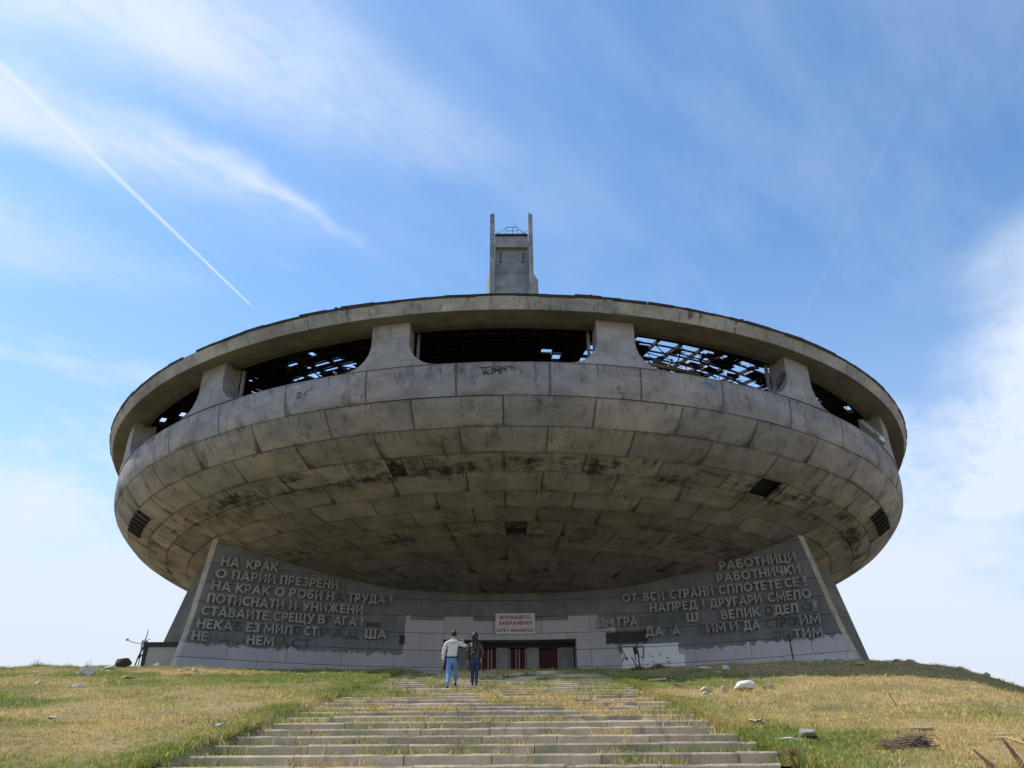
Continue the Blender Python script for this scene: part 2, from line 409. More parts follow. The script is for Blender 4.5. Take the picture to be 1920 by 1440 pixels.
def build_stairs():
    lens = [1.25, 1.55, 1.95]; lib = {}
    for L in lens:
        for s in range(3):
            V, F = chunk(L - .012, .42, .36, int(L * 100) + s); lib[(L, s)] = mesh('stone_block', V, F, M['stone'])
    for k in range(-5, 25):
        y = 11.5 + 1.05 * k; z = .182 * y - 1.67
        x = ST_L - random.uniform(0, .5); end = ST_R - random.choice([0, 0, .1, -.1, .25])
        while x < end - .3:
            L = random.choice(lens); rem = end - x
            s = random.randrange(3); o = ob('stone_block', lib[(L, s)], stair, (x, y + random.uniform(-.012, .012), z + random.uniform(-.012, .008)))
            if rem < L: o.scale.x = rem / L; x = end
            else: x += L
            o.rotation_euler = (random.uniform(-.006, .012), random.uniform(-.004, .004), random.uniform(-.006, .006))
        # paving behind the kerb, slightly sunken, partly under grass
    mb = MB()
    for k in range(-5, 25):
        y = 11.5 + 1.05 * k; z = .182 * y - 1.67 - .03
        mb.add([(ST_L, y + .41, z), (ST_R, y + .41, z), (ST_R, y + 1.06, z - .005), (ST_L, y + 1.06, z - .005)], [(0, 1, 2, 3)])
    mb.build('tread_fill', simple('earth_between_steps', (.25, .22, .12), .95, .4, 4), stair)
build_stairs()
def label_stroke(): pass

# ------------------------------------------------------------------ the monument
monument = thing('monument_building', 'huge round concrete saucer-shaped monument on a flared base above the stairs', 'monument', (0, 64, 6.9))
CY = 64.0; A0 = R(-.55)          # ring centre, azimuth offset of the joints
MZ = -6.9
PROF = [(29.32, 19.22), (29.32, 18.5), (29.08, 17.50), (28.05, 16.32), (26.65, 15.50), (25.40, 14.97), (23.95, 14.46), (22.55, 14.02),
        (21.05, 13.72), (19.50, 13.42), (17.85, 13.14), (16.20, 12.88), (14.40, 12.62), (12.6, 12.42), (10.6, 12.32), (8.2, 12.22)]
def spline(i, n=4):
    P = [Vector(p) for p in PROF]; a, b = P[i], P[i + 1]; p0 = P[max(i - 1, 0)]; p3 = P[min(i + 2, len(P) - 1)]; out = []
    for k in range(n + 1):
        t = k / n; out.append(tuple(.5 * ((2 * a) + (b - p0) * t + (2 * p0 - 5 * a + 4 * b - p3) * t * t + (3 * a - p0 - 3 * b + p3) * t ** 3)))
    return out
def ring_pt(r, a, z): return (r * math.sin(a), -r * math.cos(a), z)      # local to the ring centre
CAST = bpy.data.objects.new('saucer_shell', None)
shell = bpy.data.objects.new('saucer_shell', None); link(shell, monument, (0, 0, MZ))
def row_mesh(name, pts, ha, mat, gap=.016, th=.16, nu=8):
    """one precast panel about azimuth 0: pts = (r,z) from bottom to top"""
    V = []; UV = []; F = []; nv = len(pts)
    # inset ends of the profile for the joint
    P = [Vector(p) for p in pts]
    d0 = (P[1] - P[0]).normalized() * gap; d1 = (P[-2] - P[-1]).normalized() * gap
    P[0] += d0; P[-1] += d1
    nrm = []
    for j in range(nv):
        t = (P[min(j + 1, nv - 1)] - P[max(j - 1, 0)]).normalized(); nrm.append(Vector((t.y, -t.x)))
    for j in range(nv):
        for i in range(nu + 1):
            hh = ha - gap / P[j].x; a = -hh + 2 * hh * i / nu
            V.append(ring_pt(P[j].x, a, P[j].y)); UV.append((i / nu, j / (nv - 1)))
    for j in range(nv - 1):
        for i in range(nu):
            q = j * (nu + 1) + i; F.append((q, q + 1, q + nu + 2, q + nu + 1))
    border = [(j, i) for i in range(nu + 1) for j in (0,)] + [(j, nu) for j in range(1, nv)] + [(nv - 1, i) for i in range(nu - 1, -1, -1)] + [(j, 0) for j in range(nv - 2, 0, -1)]
    b0 = len(V)
    for (j, i) in border:
        q = j * (nu + 1) + i; V.append(V[q]); UV.append(UV[q])
    for (j, i) in border:
        hh = ha - gap / P[j].x; a = -hh + 2 * hh * i / nu; p = P[j] - nrm[j] * th
        V.append(ring_pt(p.x, a, p.y)); UV.append(UV[j * (nu + 1) + i])
    n = len(border)
    for k in range(n):
        k2 = (k + 1) % n; F.append((b0 + k, b0 + n + k, b0 + n + k2, b0 + k2))
    me = mesh(name, V, F, mat, True, UV)
    return me
MISSING = {(4, 3), (6, 0), (9, 0)}
def build_shell():
    # backing shell set behind the panels
    V = []; F = []; n = 120
    pr = [(r - .24, z + .26) for r, z in PROF[2:]]; pr = [(28.95, 19.2)] + [(28.85, 17.7)] + pr[1:]
    for (r, z) in pr:
        for i in range(n): V.append(ring_pt(r, 2 * PI * i / n, z))
    for j in range(len(pr) - 1):
        for i in range(n):
            i2 = (i + 1) % n; F.append((j * n + i, (j + 1) * n + i, (j + 1) * n + i2, j * n + i2))
    me = mesh('backing_shell', V, F, M['core'], True); ob('backing_shell', me, shell)
    rest = MB(); count = 0
    rows = [((spline(0, 2) + spline(1, 3)[1:])[::-1], 40, 0.0, 'shell')]
    for k in range(2, len(PROF) - 1):
        nn = 40 if k < 9 else 20
        rows.append((spline(k, 4 if k < 6 else 2)[::-1], nn, .5 if (k % 2 == 0) else 0.0,
                     'shell' if k < 4 else 'under'))
    part = {(3, 31.5): [(27.0, 31.6, None), (35.2, 36.0, None)], (7, 4.5): [(0, 3.2, 'soot'), (3.2, 9.0, None)], (3, -13.5): [(-18, -13.2, None), (-13.2, -11.4, 'soot'), (-11.4, -9, None)]}
    for ri, (pts, nn, ph, mk) in enumerate(rows):
        st = 2 * PI / nn; pm = row_mesh('panel', pts, st / 2, M[mk])
        for i in range(nn):
            a = (i + ph) * st + A0
            ad = (math.degrees(a) + 180) % 360 - 180
            key = (ri, round(ad + .55, 1))
            if key in part:
                for lo, hi, mm in part[key]:
                    hm = row_mesh('panel', pts, R(hi - lo) / 2, M[mm or mk], nu=4); ob('panel', hm, shell, None, R((lo + hi) / 2) + A0); count += 1
                continue
            if abs(ad) < 84 and count < 290:
                o = ob('panel', pm, shell, None, a); count += 1
                o.location = (0, 0, random.uniform(-.02, .02))
            else:
                c, s = math.cos(a), math.sin(a)
                rest.add([(v.co.x * c - v.co.y * s, v.co.x * s + v.co.y * c, v.co.z) for v in pm.vertices], [tuple(p.vertices) for p in pm.polygons])
    o = rest.build('panel', M['shell'], shell); tag(o, kind='stuff')
    # grille slots at the two flanks
    for a0 in (R(-60.0), R(61.0)):
        mb = MB()
        for k in range(6):
            a = a0 + R(1.7) * (k - 2.5)
            p = Vector(ring_pt(27.97 + .07, a, 16.20)); q = Vector(ring_pt(27.15 + .12, a + R(.4), 15.70))
            mb.bar(p, q, .26, .16)
        mb.build('vent_slot', M['core'], shell)
build_shell()

bandp = bpy.data.objects.new('window_band', None); link(bandp, monument, (0, 0, MZ))
ZS, ZT = 19.22, 21.78
def build_band():
    # pillars with flared feet
    RC = 1.45; hw0 = 1.0; zs = []
    outline = []
    zl = [ZT, 21.2, ZS + RC] + [ZS + RC * (1 - math.sin(R(t))) for t in (12, 25, 38, 50, 62, 73, 82, 90)]
    for z in zl:
        e = 0 if z >= ZS + RC else RC - math.sqrt(max(0, RC * RC - (ZS + RC - z) ** 2))
        outline.append((hw0 + e, z))
    nz = len(outline); V = []; F = []; nx = 8
    for face in range(2):
        for (w, z) in outline:
            rf = 29.36 - .02 * (z - ZS) / (ZT - ZS)
            r = rf if face == 0 else rf - 1.15
            ww = w if face == 0 else w - .08
            for i in range(nx + 1):
                a = (-ww + 2 * ww * i / nx) / rf; V.append(ring_pt(r, a, z))
    S = nz * (nx + 1)
    for j in range(nz - 1):
        for i in range(nx):
            q = j * (nx + 1) + i; F.append((q, q + nx + 1, q + nx + 2, q + 1)); F.append((S + q, S + q + 1, S + q + nx + 2, S + q + nx + 1))
        for i in (0, nx):
            q = j * (nx + 1) + i; f = (q, S + q, S + q + nx + 1, q + nx + 1); F.append(f if i == 0 else f[::-1])
    pm = mesh('pillar', V, F, M['column'])
    for k in range(16):
        a = A0 + R(11.25 + 22.5 * k); ob('pillar', pm, bandp, None, a)
    # inner liner of each pillar: a thin dark upright frame set back in the reveal
    lm = MB()
    for s in (-1, 1):
        a = s * (hw0 + .10) / 28.2
        p = Vector(ring_pt(28.15, a, ZS + .05)); q = Vector(ring_pt(28.15, a, ZT - .05)); lm.bar(p, q, .12, .16)
    lmm = mesh('pillar_liner', lm.V, lm.F, M['column'])
    for k in range(16): ob('pillar_liner', lmm, bandp, None, A0 + R(11.25 + 22.5 * k))
    # sill wall cap and inner parapet
    def ringstrip(name, prof, mat, parent, n=160, jit=0, smooth=True):
        V = []; F = []; m = len(prof)
        for i in range(n):
            a = 2 * PI * i / n; j = random.uniform(-jit, jit)
            for (r, z) in prof: V.append(ring_pt(r, a, z + j))
        for i in range(n):
            i2 = (i + 1) % n
            for k in range(m - 1): F.append((i * m + k, i2 * m + k, i2 * m + k + 1, i * m + k + 1))
        return ob(name, mesh(name, V, F, mat, smooth), parent)
    ringstrip('sill', [(29.305, ZS - .03), (29.29, ZS + .015), (28.25, ZS + .02), (28.22, 17.9)], M['column'], bandp, jit=.012, smooth=False)
    # crumbling edge of the sill: small broken lumps
    cr = MB()
    for i in range(420):
        a = random.uniform(-PI, PI); s = random.uniform(.02, .07)
        c = Vector(ring_pt(29.12 - random.random() * .25, a, ZS + .02))
        cr.box(-s * 1.5, s * 1.5, -s, s, 0, s * .8, Matrix.Translation(c) @ Matrix.Rotation(random.uniform(0, 3), 4, 'Z'))
    tag(cr.build('sill_rubble', M['column'], bandp), kind='stuff')
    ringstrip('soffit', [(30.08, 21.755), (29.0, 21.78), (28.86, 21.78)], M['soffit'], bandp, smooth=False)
    ringstrip('soffit_beam', [(28.86, 21.78), (28.84, 21.66), (28.5, 21.64), (28.5, 22.2)], simple('dark_lip_beam', (.075, .07, .06), .9, .6, 1.5), bandp, jit=.015, smooth=False)  # inner lip, much darker than the rest of the soffit
    # fascia in segments
    st = R(9); V = []; F = []
    pr = [(30.08, 21.755), (30.13, 21.76), (30.40, 22.40), (30.15, 22.42), (29.8, 22.44)]
    nu = 8; m = len(pr)
    for i in range(nu + 1):
        a = -st / 2 + .00012 + (st - .00024) * i / nu
        for (r, z) in pr: V.append(ring_pt(r, a, z))
    for i in range(nu):
        for k in range(m - 1): F.append((i * m + k, (i + 1) * m + k, (i + 1) * m + k + 1, i * m + k + 1))
    fm = mesh('fascia', V, F, M['fascia'])
    for k in range(40): ob('fascia', fm, bandp, None, A0 + k * st)
build_band()

roof = bpy.data.objects.new('roof', None); link(roof, monument, (0, 0, MZ))
def zroof(r): return 22.42 + .085 * (30.3 - r)
def build_roof():
    # broken flashing sheets along the rim
    for k in range(150):
        a = 2 * PI * (k + random.uniform(-.2, .2)) / 150; w = R(1.2) * random.uniform(1.0, 1.5)
        mb = MB(); V = []; z0 = 22.41
        t = random.uniform(-.03, .03); h = random.choice([.05, .06, .07, .08, .12]); sl = random.uniform(-.015, .015)
        if random.random() < .03: continue
        for (r, z) in ((30.42, z0 - .05 + t), (30.46, z0 + h), (29.6, z0 + h + .03), (29.6, z0)):
            for s in (-1, 1): V.append(ring_pt(r + random.uniform(-.02, .02), s * w, z + s * sl))
        F = [(0, 1, 3, 2), (2, 3, 5, 4), (4, 5, 7, 6), (0, 6, 7, 1), (0, 2, 4, 6), (1, 7, 5, 3)]
        ob('flashing_sheet', mesh('flashing_sheet', V, F, M['flash']), roof, None, a)
    # steel lattice
    lt = MB(); n = 120; rs = [29.6 - .85 * i for i in range(13)] + [14, 9, 4]
    for i in range(n):
        a = 2 * PI * i / n
        p = ring_pt(29.7, a, zroof(29.7) - .12); q = ring_pt(13 if i % 2 == 0 else 19, a, zroof(13 if i % 2 == 0 else 19) - .12)
        lt.bar(p, q, .09, .20)
    for r in rs:
        for i in range(n):
            p = ring_pt(r, 2 * PI * i / n, zroof(r) - .05); q = ring_pt(r, 2 * PI * (i + 1) / n, zroof(r) - .05); lt.bar(p, q, .07, .09)
    tag(lt.build('roof_lattice', M['steel'], roof), kind='stuff')
    # sheathing with holes
    full = MB(); ochre = MB(); m = 240; rr = [29.6 - .425 * i for i in range(25)]
    rnd = random.Random(5)
    for i in range(m):
        ad = ((i + .5) * 360 / m + 180) % 360 - 180
        for j in range(len(rr) - 1):
            r0, r1 = rr[j], rr[j + 1]
            nz = float(fbm(ad * .5, r0 * 8.0, 3.6, 2, 3))
            p = .02
            if 11 < ad < 34 and r0 < 26.9: p = .88 if nz > .38 else .12
            elif 34 <= ad < 62 and r0 < 27.2: p = .85 if nz > .54 else .03
            elif -36 < ad < -14 and r0 < 25.6: p = .80 if nz > .62 else .01
            elif 4 < ad < 8 and r0 < 25.2: p = .5 if nz > .6 else .02
            elif abs(ad) < 11: p = .004
            elif -80 < ad <= -36: p = .08
            elif abs(ad) > 90: p = .15
            if rnd.random() < p: continue
            a0, a1 = 2 * PI * i / m, 2 * PI * (i + 1) / m
            k0, k1 = -.0004, .0004
            z0, z1 = zroof(r0) + .02, zroof(r1) + .02
            V = [ring_pt(r0, a0 + k0, z0), ring_pt(r0, a1 + k1, z0), ring_pt(r1, a1 + k1, z1), ring_pt(r1, a0 + k0, z1)]
            V += [(v[0], v[1], v[2] + .03) for v in V]
            F = [(0, 3, 2, 1), (4, 5, 6, 7), (0, 1, 5, 4), (1, 2, 6, 5), (2, 3, 7, 6), (3, 0, 4, 7)]
            (ochre if (13 < ad < 26 or 36 < ad < 42) and .40 < nz < .47 and r0 < 26 else full).add(V, F)
    # the rest of the dome as one closed cap
    V = [(0, 0, zroof(0) + .03)] + [ring_pt(19.4, 2 * PI * i / 60, zroof(19.4) + .03) for i in range(60)]
    full.add(V, [(0, 1 + i, 1 + (i + 1) % 60) for i in range(60)])
    tag(full.build('roof_sheet', M['roofing'], roof), kind='stuff')
    mo, N, b = new_mat('thin_ochre_boarding', .9, .1)
    tr = N.node('ShaderNodeBsdfTranslucent'); tr.inputs[0].default_value = (.75, .42, .16, 1)
    b.inputs['Base Color'].default_value = (.42, .27, .12, 1)
    mx = N.node('ShaderNodeMixShader'); mx.inputs[0].default_value = .6
    N.l.new(b.outputs[0], mx.inputs[1]); N.l.new(tr.outputs[0], mx.inputs[2]); N.l.new(mx.outputs[0], N.n['Material Output'].inputs[0])
    tag(ochre.build('roof_boarding', mo, roof), kind='stuff')
    r2 = random.Random(17)
    # fallen truss members seen through the openings
    T = [((-27, 28.0, 19.4), (-21, 24.5, 22.3), .16), ((-29, 27.8, 19.6), (-23.5, 25, 21.6), .08), ((-17, 27, 19.5), (-24, 25, 22.2), .08),
         ((29, 28.2, 19.3), (20, 24.6, 22.6), .20), ((26, 28, 19.5), (14.5, 25, 22.2), .10), ((15, 28, 20.3), (27, 24.8, 22.3), .12), ((17, 27.5, 19.6), (21.5, 25.5, 22.4), .08),
         ((6, 27.5, 19.4), (9, 24, 22.2), .08), ((38, 28, 19.6), (48, 25, 22.3), .12), ((50, 28, 19.8), (40, 25, 22.0), .10), ((-46, 28, 19.6), (-39, 25, 22.2), .10)]
    mt = simple('weathered_truss_timber', (.20, .155, .105), .9, .3, 3)
    for (a, b_, w) in T:
        mb = MB(); p, q = [Vector(ring_pt(t[1], R(t[0]), t[2])) for t in (a, b_)]
        mb.bar(p, q, w, w * 1.3); mb.build('truss_beam', mt, roof)
    cl = MB()
    for (a0, a1, n_) in ((11, 34, 60), (35, 60, 26), (-36, -14, 24), (4, 10, 6)):
        for i in range(n_):
            a = r2.uniform(a0, a1); rr_ = r2.uniform(24.3, 27.6); p = Vector(ring_pt(rr_, R(a), zroof(rr_) - r2.uniform(.0, .9) - (.9 if r2.random() < .2 else 0)))
            d = Vector((r2.gauss(1.2, .6), r2.gauss(.9, .7), r2.gauss(-.15, .28))).normalized() * r2.uniform(.6, 2.2); w = r2.choice([.03, .04, .06]); cl.bar(p - d / 2, p + d / 2, w)
        for i in range(n_ // 4):
            a = r2.uniform(a0, a1); rr_ = r2.uniform(24.3, 27.0); p = Vector(ring_pt(rr_, R(a), zroof(rr_) - r2.uniform(.05, .5)))
            Mx = Matrix.Translation(p) @ Euler((r2.uniform(-.5, .5), r2.uniform(-.5, .5), r2.uniform(0, 3))).to_matrix().to_4x4(); cl.box(-.35, .35, -.2, .2, 0, .02, Mx)
    tag(cl.build('hanging_roof_debris', M['steel'], roof), kind='stuff')
    # lamps / stubs on the rim
    for ad in (-17.2, 24.5, -50, 46, 8.0, 35):
        mb = MB(); p = Vector(ring_pt(30.1, R(ad), 22.48)); mb.box(-.10, .10, -.08, .08, 0, .12, Matrix.Translation(p)); mb.bar(p, p + Vector((.05, 0, .24)), .04)
        mb.box(-.10, .06, -.05, .05, .22, .30, Matrix.Translation(p)); mb.build('rim_bracket', M['dgrey'], roof)
build_roof()

inner = bpy.data.objects.new('interior', None); link(inner, monument, (0, 0, MZ))
def build_inner():
    n = 96
    def strip(name, prof, mat, flip=False):
        V = []; F = []; m = len(prof)
        for i in range(n):
            for (r, z) in prof: V.append(ring_pt(r, 2 * PI * i / n, z))
        for i in range(n):
            i2 = (i + 1) % n
            for k in range(m - 1): F.append((i * m + k, i2 * m + k, i2 * m + k + 1, i * m + k + 1))
        ob(name, mesh(name, V, F, mat), inner)
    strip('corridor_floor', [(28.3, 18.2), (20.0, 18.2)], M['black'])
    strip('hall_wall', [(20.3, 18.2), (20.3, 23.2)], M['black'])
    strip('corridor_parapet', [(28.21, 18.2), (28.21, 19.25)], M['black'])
build_inner()

# ------------------------------------------------------------------ the concave front wall with its lettering
WC = 17.7; WR = 36.3
def ss(a, b, x):
    t = min(1, max(0, (x - a) / (b - a))); return t * t * (3 - 2 * t)
def wy(x, z):
    return WC + math.sqrt(WR ** 2 - min(abs(x), 30) ** 2) - 1.2 * ss(6, 15, abs(x)) * max(z - 9, 0) / 5
def xl(z): return -(19.15 - .20 * (z - 7.58))
def xr(z): return 19.65 - .29 * (z - 7.58)
def wnormal(x): return Vector((-x, -math.sqrt(WR ** 2 - x * x), 0)).normalized()     # towards the viewer side
def wall_mat():
    m, N, b = new_mat('front_wall_stone_and_overpaint', .85, .25)
    P = pos(N); x, y, z = N.xyz(P); rnd = N.node('ShaderNodeObjectInfo').outputs['Random']
    nb = N.noise(P, .9, 6, .65); nf = N.noise(P, 7, 5, .6); nn = N.noise(N.vec(N.mul(x, 1.0), 0.0, N.mul(z, .6)), 1.6, 5, .7)
    c = N.mix(N.step(.35, .65, nb), (.235, .242, .26), (.185, .194, .205))
    drip = N.noise(N.vec(N.mul(x, 3.2), 0.0, N.mul(z, .35)), 1.0, 5, .65)
    c = N.mix(N.mul(N.step(.55, .75, drip), .5), c, (.115, .116, .12))
    c = N.mix(N.mul(N.step(.60, .80, N.noise(P, .5, 3, .5)), .5), c, (.15, .14, .19))
    c = N.mix(N.mul(N.step(.62, .72, N.noise(N.vec(x, 4.0, z), .55, 4, .6)), .55), c, (.13, .16, .155))
    # pale overpaint: ragged upper edge, stepped blocks over the entrance
    ax = N.m('ABSOLUTE', x)
    h = N.add(8.35, N.mul(N.sub(nn, .5), 1.5))
    cen = N.step(6.9, 6.7, ax, 0.0, 1.0)
    h2 = N.m('MULTIPLY', cen, 2.25)
    notch = N.m('MULTIPLY', N.m('GREATER_THAN', N.m('SINE', N.add(N.mul(x, 1.55), .5)), .1), .30)
    h2 = N.add(h2, N.mul(cen, notch))
    rh = N.mul(N.step(13.5, 15.5, x), .12)
    edge = N.add(N.mul(h, N.sub(1.0, cen)), N.add(N.mul(cen, 8.25), N.add(h2, rh)))
    pm = N.step(-.03, .03, N.sub(edge, z))
    wear = N.step(.66, .74, N.noise(P, 3.2, 6, .7), 1.0, .55)
    pc = N.mix(N.step(.3, .7, N.noise(P, .35, 3, .5)), (.47, .455, .495), (.53, .515, .55))
    pc = N.mix(N.mul(N.step(11.0, 17.0, x), .55), pc, (.72, .73, .77))
    c = N.mix(N.mul(pm, wear), c, pc)
    # dark repainted patch left of the white tag
    def rect(x0, x1, z0, z1, s=.06):
        a = N.mul(N.step(x0 - s, x0 + s, N.add(x, N.mul(N.sub(nf, .5), .3))), N.step(x1 + s, x1 - s, x))
        return N.mul(a, N.mul(N.step(z0 - s, z0 + s, N.add(z, N.mul(N.sub(nf, .5), .3))), N.step(z1 + s, z1 - s, z)))
    c = N.mix(rect(6.15, 8.75, 8.90, 9.64), c, (.060, .058, .056))
    c = N.mix(rect(-7.1, -6.75, 8.95, 9.55), c, (.05, .055, .052))
    c = N.mix(N.mul(rect(-9.2, -8.3, 9.95, 10.25), .8), c, (.045, .05, .05))
    c = N.mix(N.mul(rect(9.0, 11.0, 9.75, 10.6, .25), .55), c, (.07, .14, .12))
    c = N.mix(N.mul(rect(7.10, 10.55, 7.3, 8.80, .05), .92), c, (.86, .90, .92))
    c = N.mix(N.mul(rect(10.5, 10.85, 7.3, 8.10, .05), .92), c, (.86, .90, .92))
    c = N.mix(N.mul(rect(-2.0, -1.2, 10.4, 11.0, .2), .0), c, (.5, .5, .5))
    # bolt holes and chips where letters have gone
    vo = N.vor(N.vec(N.mul(x, 1.0), 0.0, z), 2.6); hole = N.mul(N.step(.10, .06, vo.outputs['Distance']), N.step(9.6, 8.6, z))
    c = N.mix(N.mul(hole, N.step(7.0, 7.6, ax)), c, (.02, .02, .022))
    v = N.add(.88, N.add(N.mul(rnd, .14), N.mul(N.sub(nf, .5), .25)))
    c = N.mix(1.0, c, N.vec(v, v, v), 'MULTIPLY')
    N.put(b.inputs['Base Color'], c); bump(N, b, N.add(nf, nb), .03, .5); return m
M['wall'] = wall_mat()
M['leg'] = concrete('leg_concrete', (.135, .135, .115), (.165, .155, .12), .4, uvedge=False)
M['fin'] = concrete('wall_end_concrete', (.40, .40, .39), (.44, .36, .24), .25, uvedge=False)
wall = bpy.data.objects.new('front_wall', None); link(wall, monument, (0, -CY, MZ))
OPX0, OPX1, OPZ = -4.32, 4.24, 9.29
COURSES = [5.6, 6.53, 7.58, 8.63, 9.70, 10.76, 11.82, 12.95, 14.1, 15.2]
def build_wall():
    g = .014; th = .14
    for ci in range(len(COURSES) - 1):
        z0, z1 = COURSES[ci], COURSES[ci + 1]
        if z1 <= 6.6: continue
        # slabs of about 3 m, broken bond; cut round the entrance
        xs = [-20.0]; x = -20 + (1.6 if ci % 2 else 0)
        while x < 20: x += 3.15; xs.append(min(x, 20.0))
        cuts = sorted(set([round(v, 3) for v in xs] + ([OPX0, OPX1] if z0 < OPZ else [])))
        for a, b_ in zip(cuts[:-1], cuts[1:]):
            parts = [(z0, z1)]
            if a >= OPX0 - .01 and b_ <= OPX1 + .01:
                if z1 <= OPZ: continue
                if z0 < OPZ: parts = [(OPZ, z1)]
            for (q0, q1) in parts:
                V = []; F = []; nu = 5; nv = 2
                for dep in (0, th):
                    for j in range(nv + 1):
                        z = q0 + g + (q1 - q0 - 2 * g) * j / nv
                        lo, hi = max(a + g * .7, xl(z)), min(b_ - g * .7, xr(z))
                        if hi - lo < .05: lo = hi - .05 if a > 0 else lo; hi = lo + .05
                        for i in range(nu + 1):
                            xx = lo + (hi - lo) * i / nu; n_ = wnormal(xx)
                            y = wy(xx, z); V.append((xx - n_.x * dep, y - n_.y * dep, z))
                S = (nu + 1) * (nv + 1)
                lo0 = max(a, xl(q0)); hi0 = min(b_, xr(q0))
                if hi0 - lo0 < .12: continue
                for j in range(nv):
                    for i in range(nu):
                        q = j * (nu + 1) + i; F.append((q, q + 1, q + nu + 2, q + nu + 1))
                for i in range(nu):
                    F.append((i, S + i, S + i + 1, i + 1)); q = nv * (nu + 1) + i; F.append((q, q + 1, S + q + 1, S + q))
                for j in range(nv):
                    q = j * (nu + 1); F.append((q, q + nu + 1, S + q + nu + 1, S + q)); q += nu; F.append((q, S + q, S + q + nu + 1, q + nu + 1))
                o = ob('wall_slab', mesh('wall_slab', V, F, M['wall']), wall)
                d = wnormal((lo0 + hi0) / 2) * random.uniform(-.012, .012); o.location = d
    # dark core behind the slabs, with the entrance cut out
    mb = MB()
    def quad_strip(x0, x1, z0, z1, dep, nx=12):
        V = []; F = []; nz = 30
        for j in range(nz + 1):
            z = z0 + (z1 - z0) * j / nz
            lo, hi = max(x0, xl(z)), min(x1, xr(z))
            for i in range(nx + 1):
                xx = lo + (hi - lo) * i / nx; n_ = wnormal(xx); V.append((xx - n_.x * dep, wy(xx, z) - n_.y * dep, z))
        for j in range(nz):
            for i in range(nx):
                q = j * (nx + 1) + i; F.append((q, q + 1, q + nx + 2, q + nx + 1))
        mb.add(V, F)
    quad_strip(-22, OPX0, 5.6, 15.4, .10); quad_strip(OPX1, 22, 5.6, 15.4, .10); quad_strip(OPX0, OPX1, OPZ + .02, 15.4, .10)
    mb.build('wall_core', M['core'], wall)
    # wall ends: narrow inclined faces, then the raking legs behind
    for s, xe in ((-1, xl), (1, xr)):
        segs = [5.6] + COURSES[1:]
        for z0, z1 in zip(segs[:-1], segs[1:]):
            z0 += .012; z1 -= .012
            V = []
            for z in (z0, z1):
                x = xe(z); y = wy(x, z)
                V += [(x, y - .005, z), (x + s * .50, y + .42, z), (x + s * .30, y + 1.6, z), (x - s * .2, y + 1.4, z)]
            F = [(0, 1, 5, 4), (1, 2, 6, 5), (2, 3, 7, 6), (3, 0, 4, 7), (4, 5, 6, 7), (3, 2, 1, 0)]
            if s > 0: F = [f[::-1] for f in F]
            ob('wall_end_block', mesh('wall_end_block', V, F, M['fin']), wall)
    legs = MB
    for s in (-1, 1):
        outer = (lambda z: 23.5 - .30 * (z - 9.0)) if s < 0 else (lambda z: 23.7 - .26 * (z - 9.0))
        edges = [5.2, 6.6, 8.1, 9.6, 11.1, 12.6, 14.1, 15.3]
        for z0, z1 in zip(edges[:-1], edges[1:]):
            z0 += .012; z1 -= .012; V = []
            for z in (z0, z1):
                xi = (abs(xl(z)) if s < 0 else xr(z)); yi = wy(xi, z)
                V += [(s * (xi + .1), yi + 1.0, z), (s * outer(z), 56.0, z), (s * (outer(z) + .12), 56.5, z), (s * (outer(z) - 1.0), 74, z), (s * (xi - 1.5), 74, z)]
            F = [(0, 1, 6, 5), (1, 2, 7, 6), (2, 3, 8, 7), (3, 4, 9, 8), (4, 0, 5, 9), (5, 6, 7, 8, 9), (4, 3, 2, 1, 0)]
            if s > 0: F = [f[::-1] for f in F]
            ob('leg_block', mesh('leg_block', V, F, M['leg']), wall)
    # closed rear of the base
    mb = MB(); mb.box(-19, 19, 73.5, 76, 5.2, 13.6); mb.build('rear_wall', M['leg'], wall)
build_wall()

def _arc(cx, cy, rx, ry, a0, a1, n=9):
    return [(cx + rx * math.cos(R(a0 + (a1 - a0) * i / n)), cy + ry * math.sin(R(a0 + (a1 - a0) * i / n))) for i in range(n + 1)]
def _bowl(x, y0, y1, w):      # right-hand bowl hung on a stem
    ry = (y1 - y0) / 2; return [(x, y1), (x + w - ry, y1)] + _arc(x + w - ry, y0 + ry, ry, ry, 80, -80, 8) + [(x + w - ry, y0), (x, y0)]
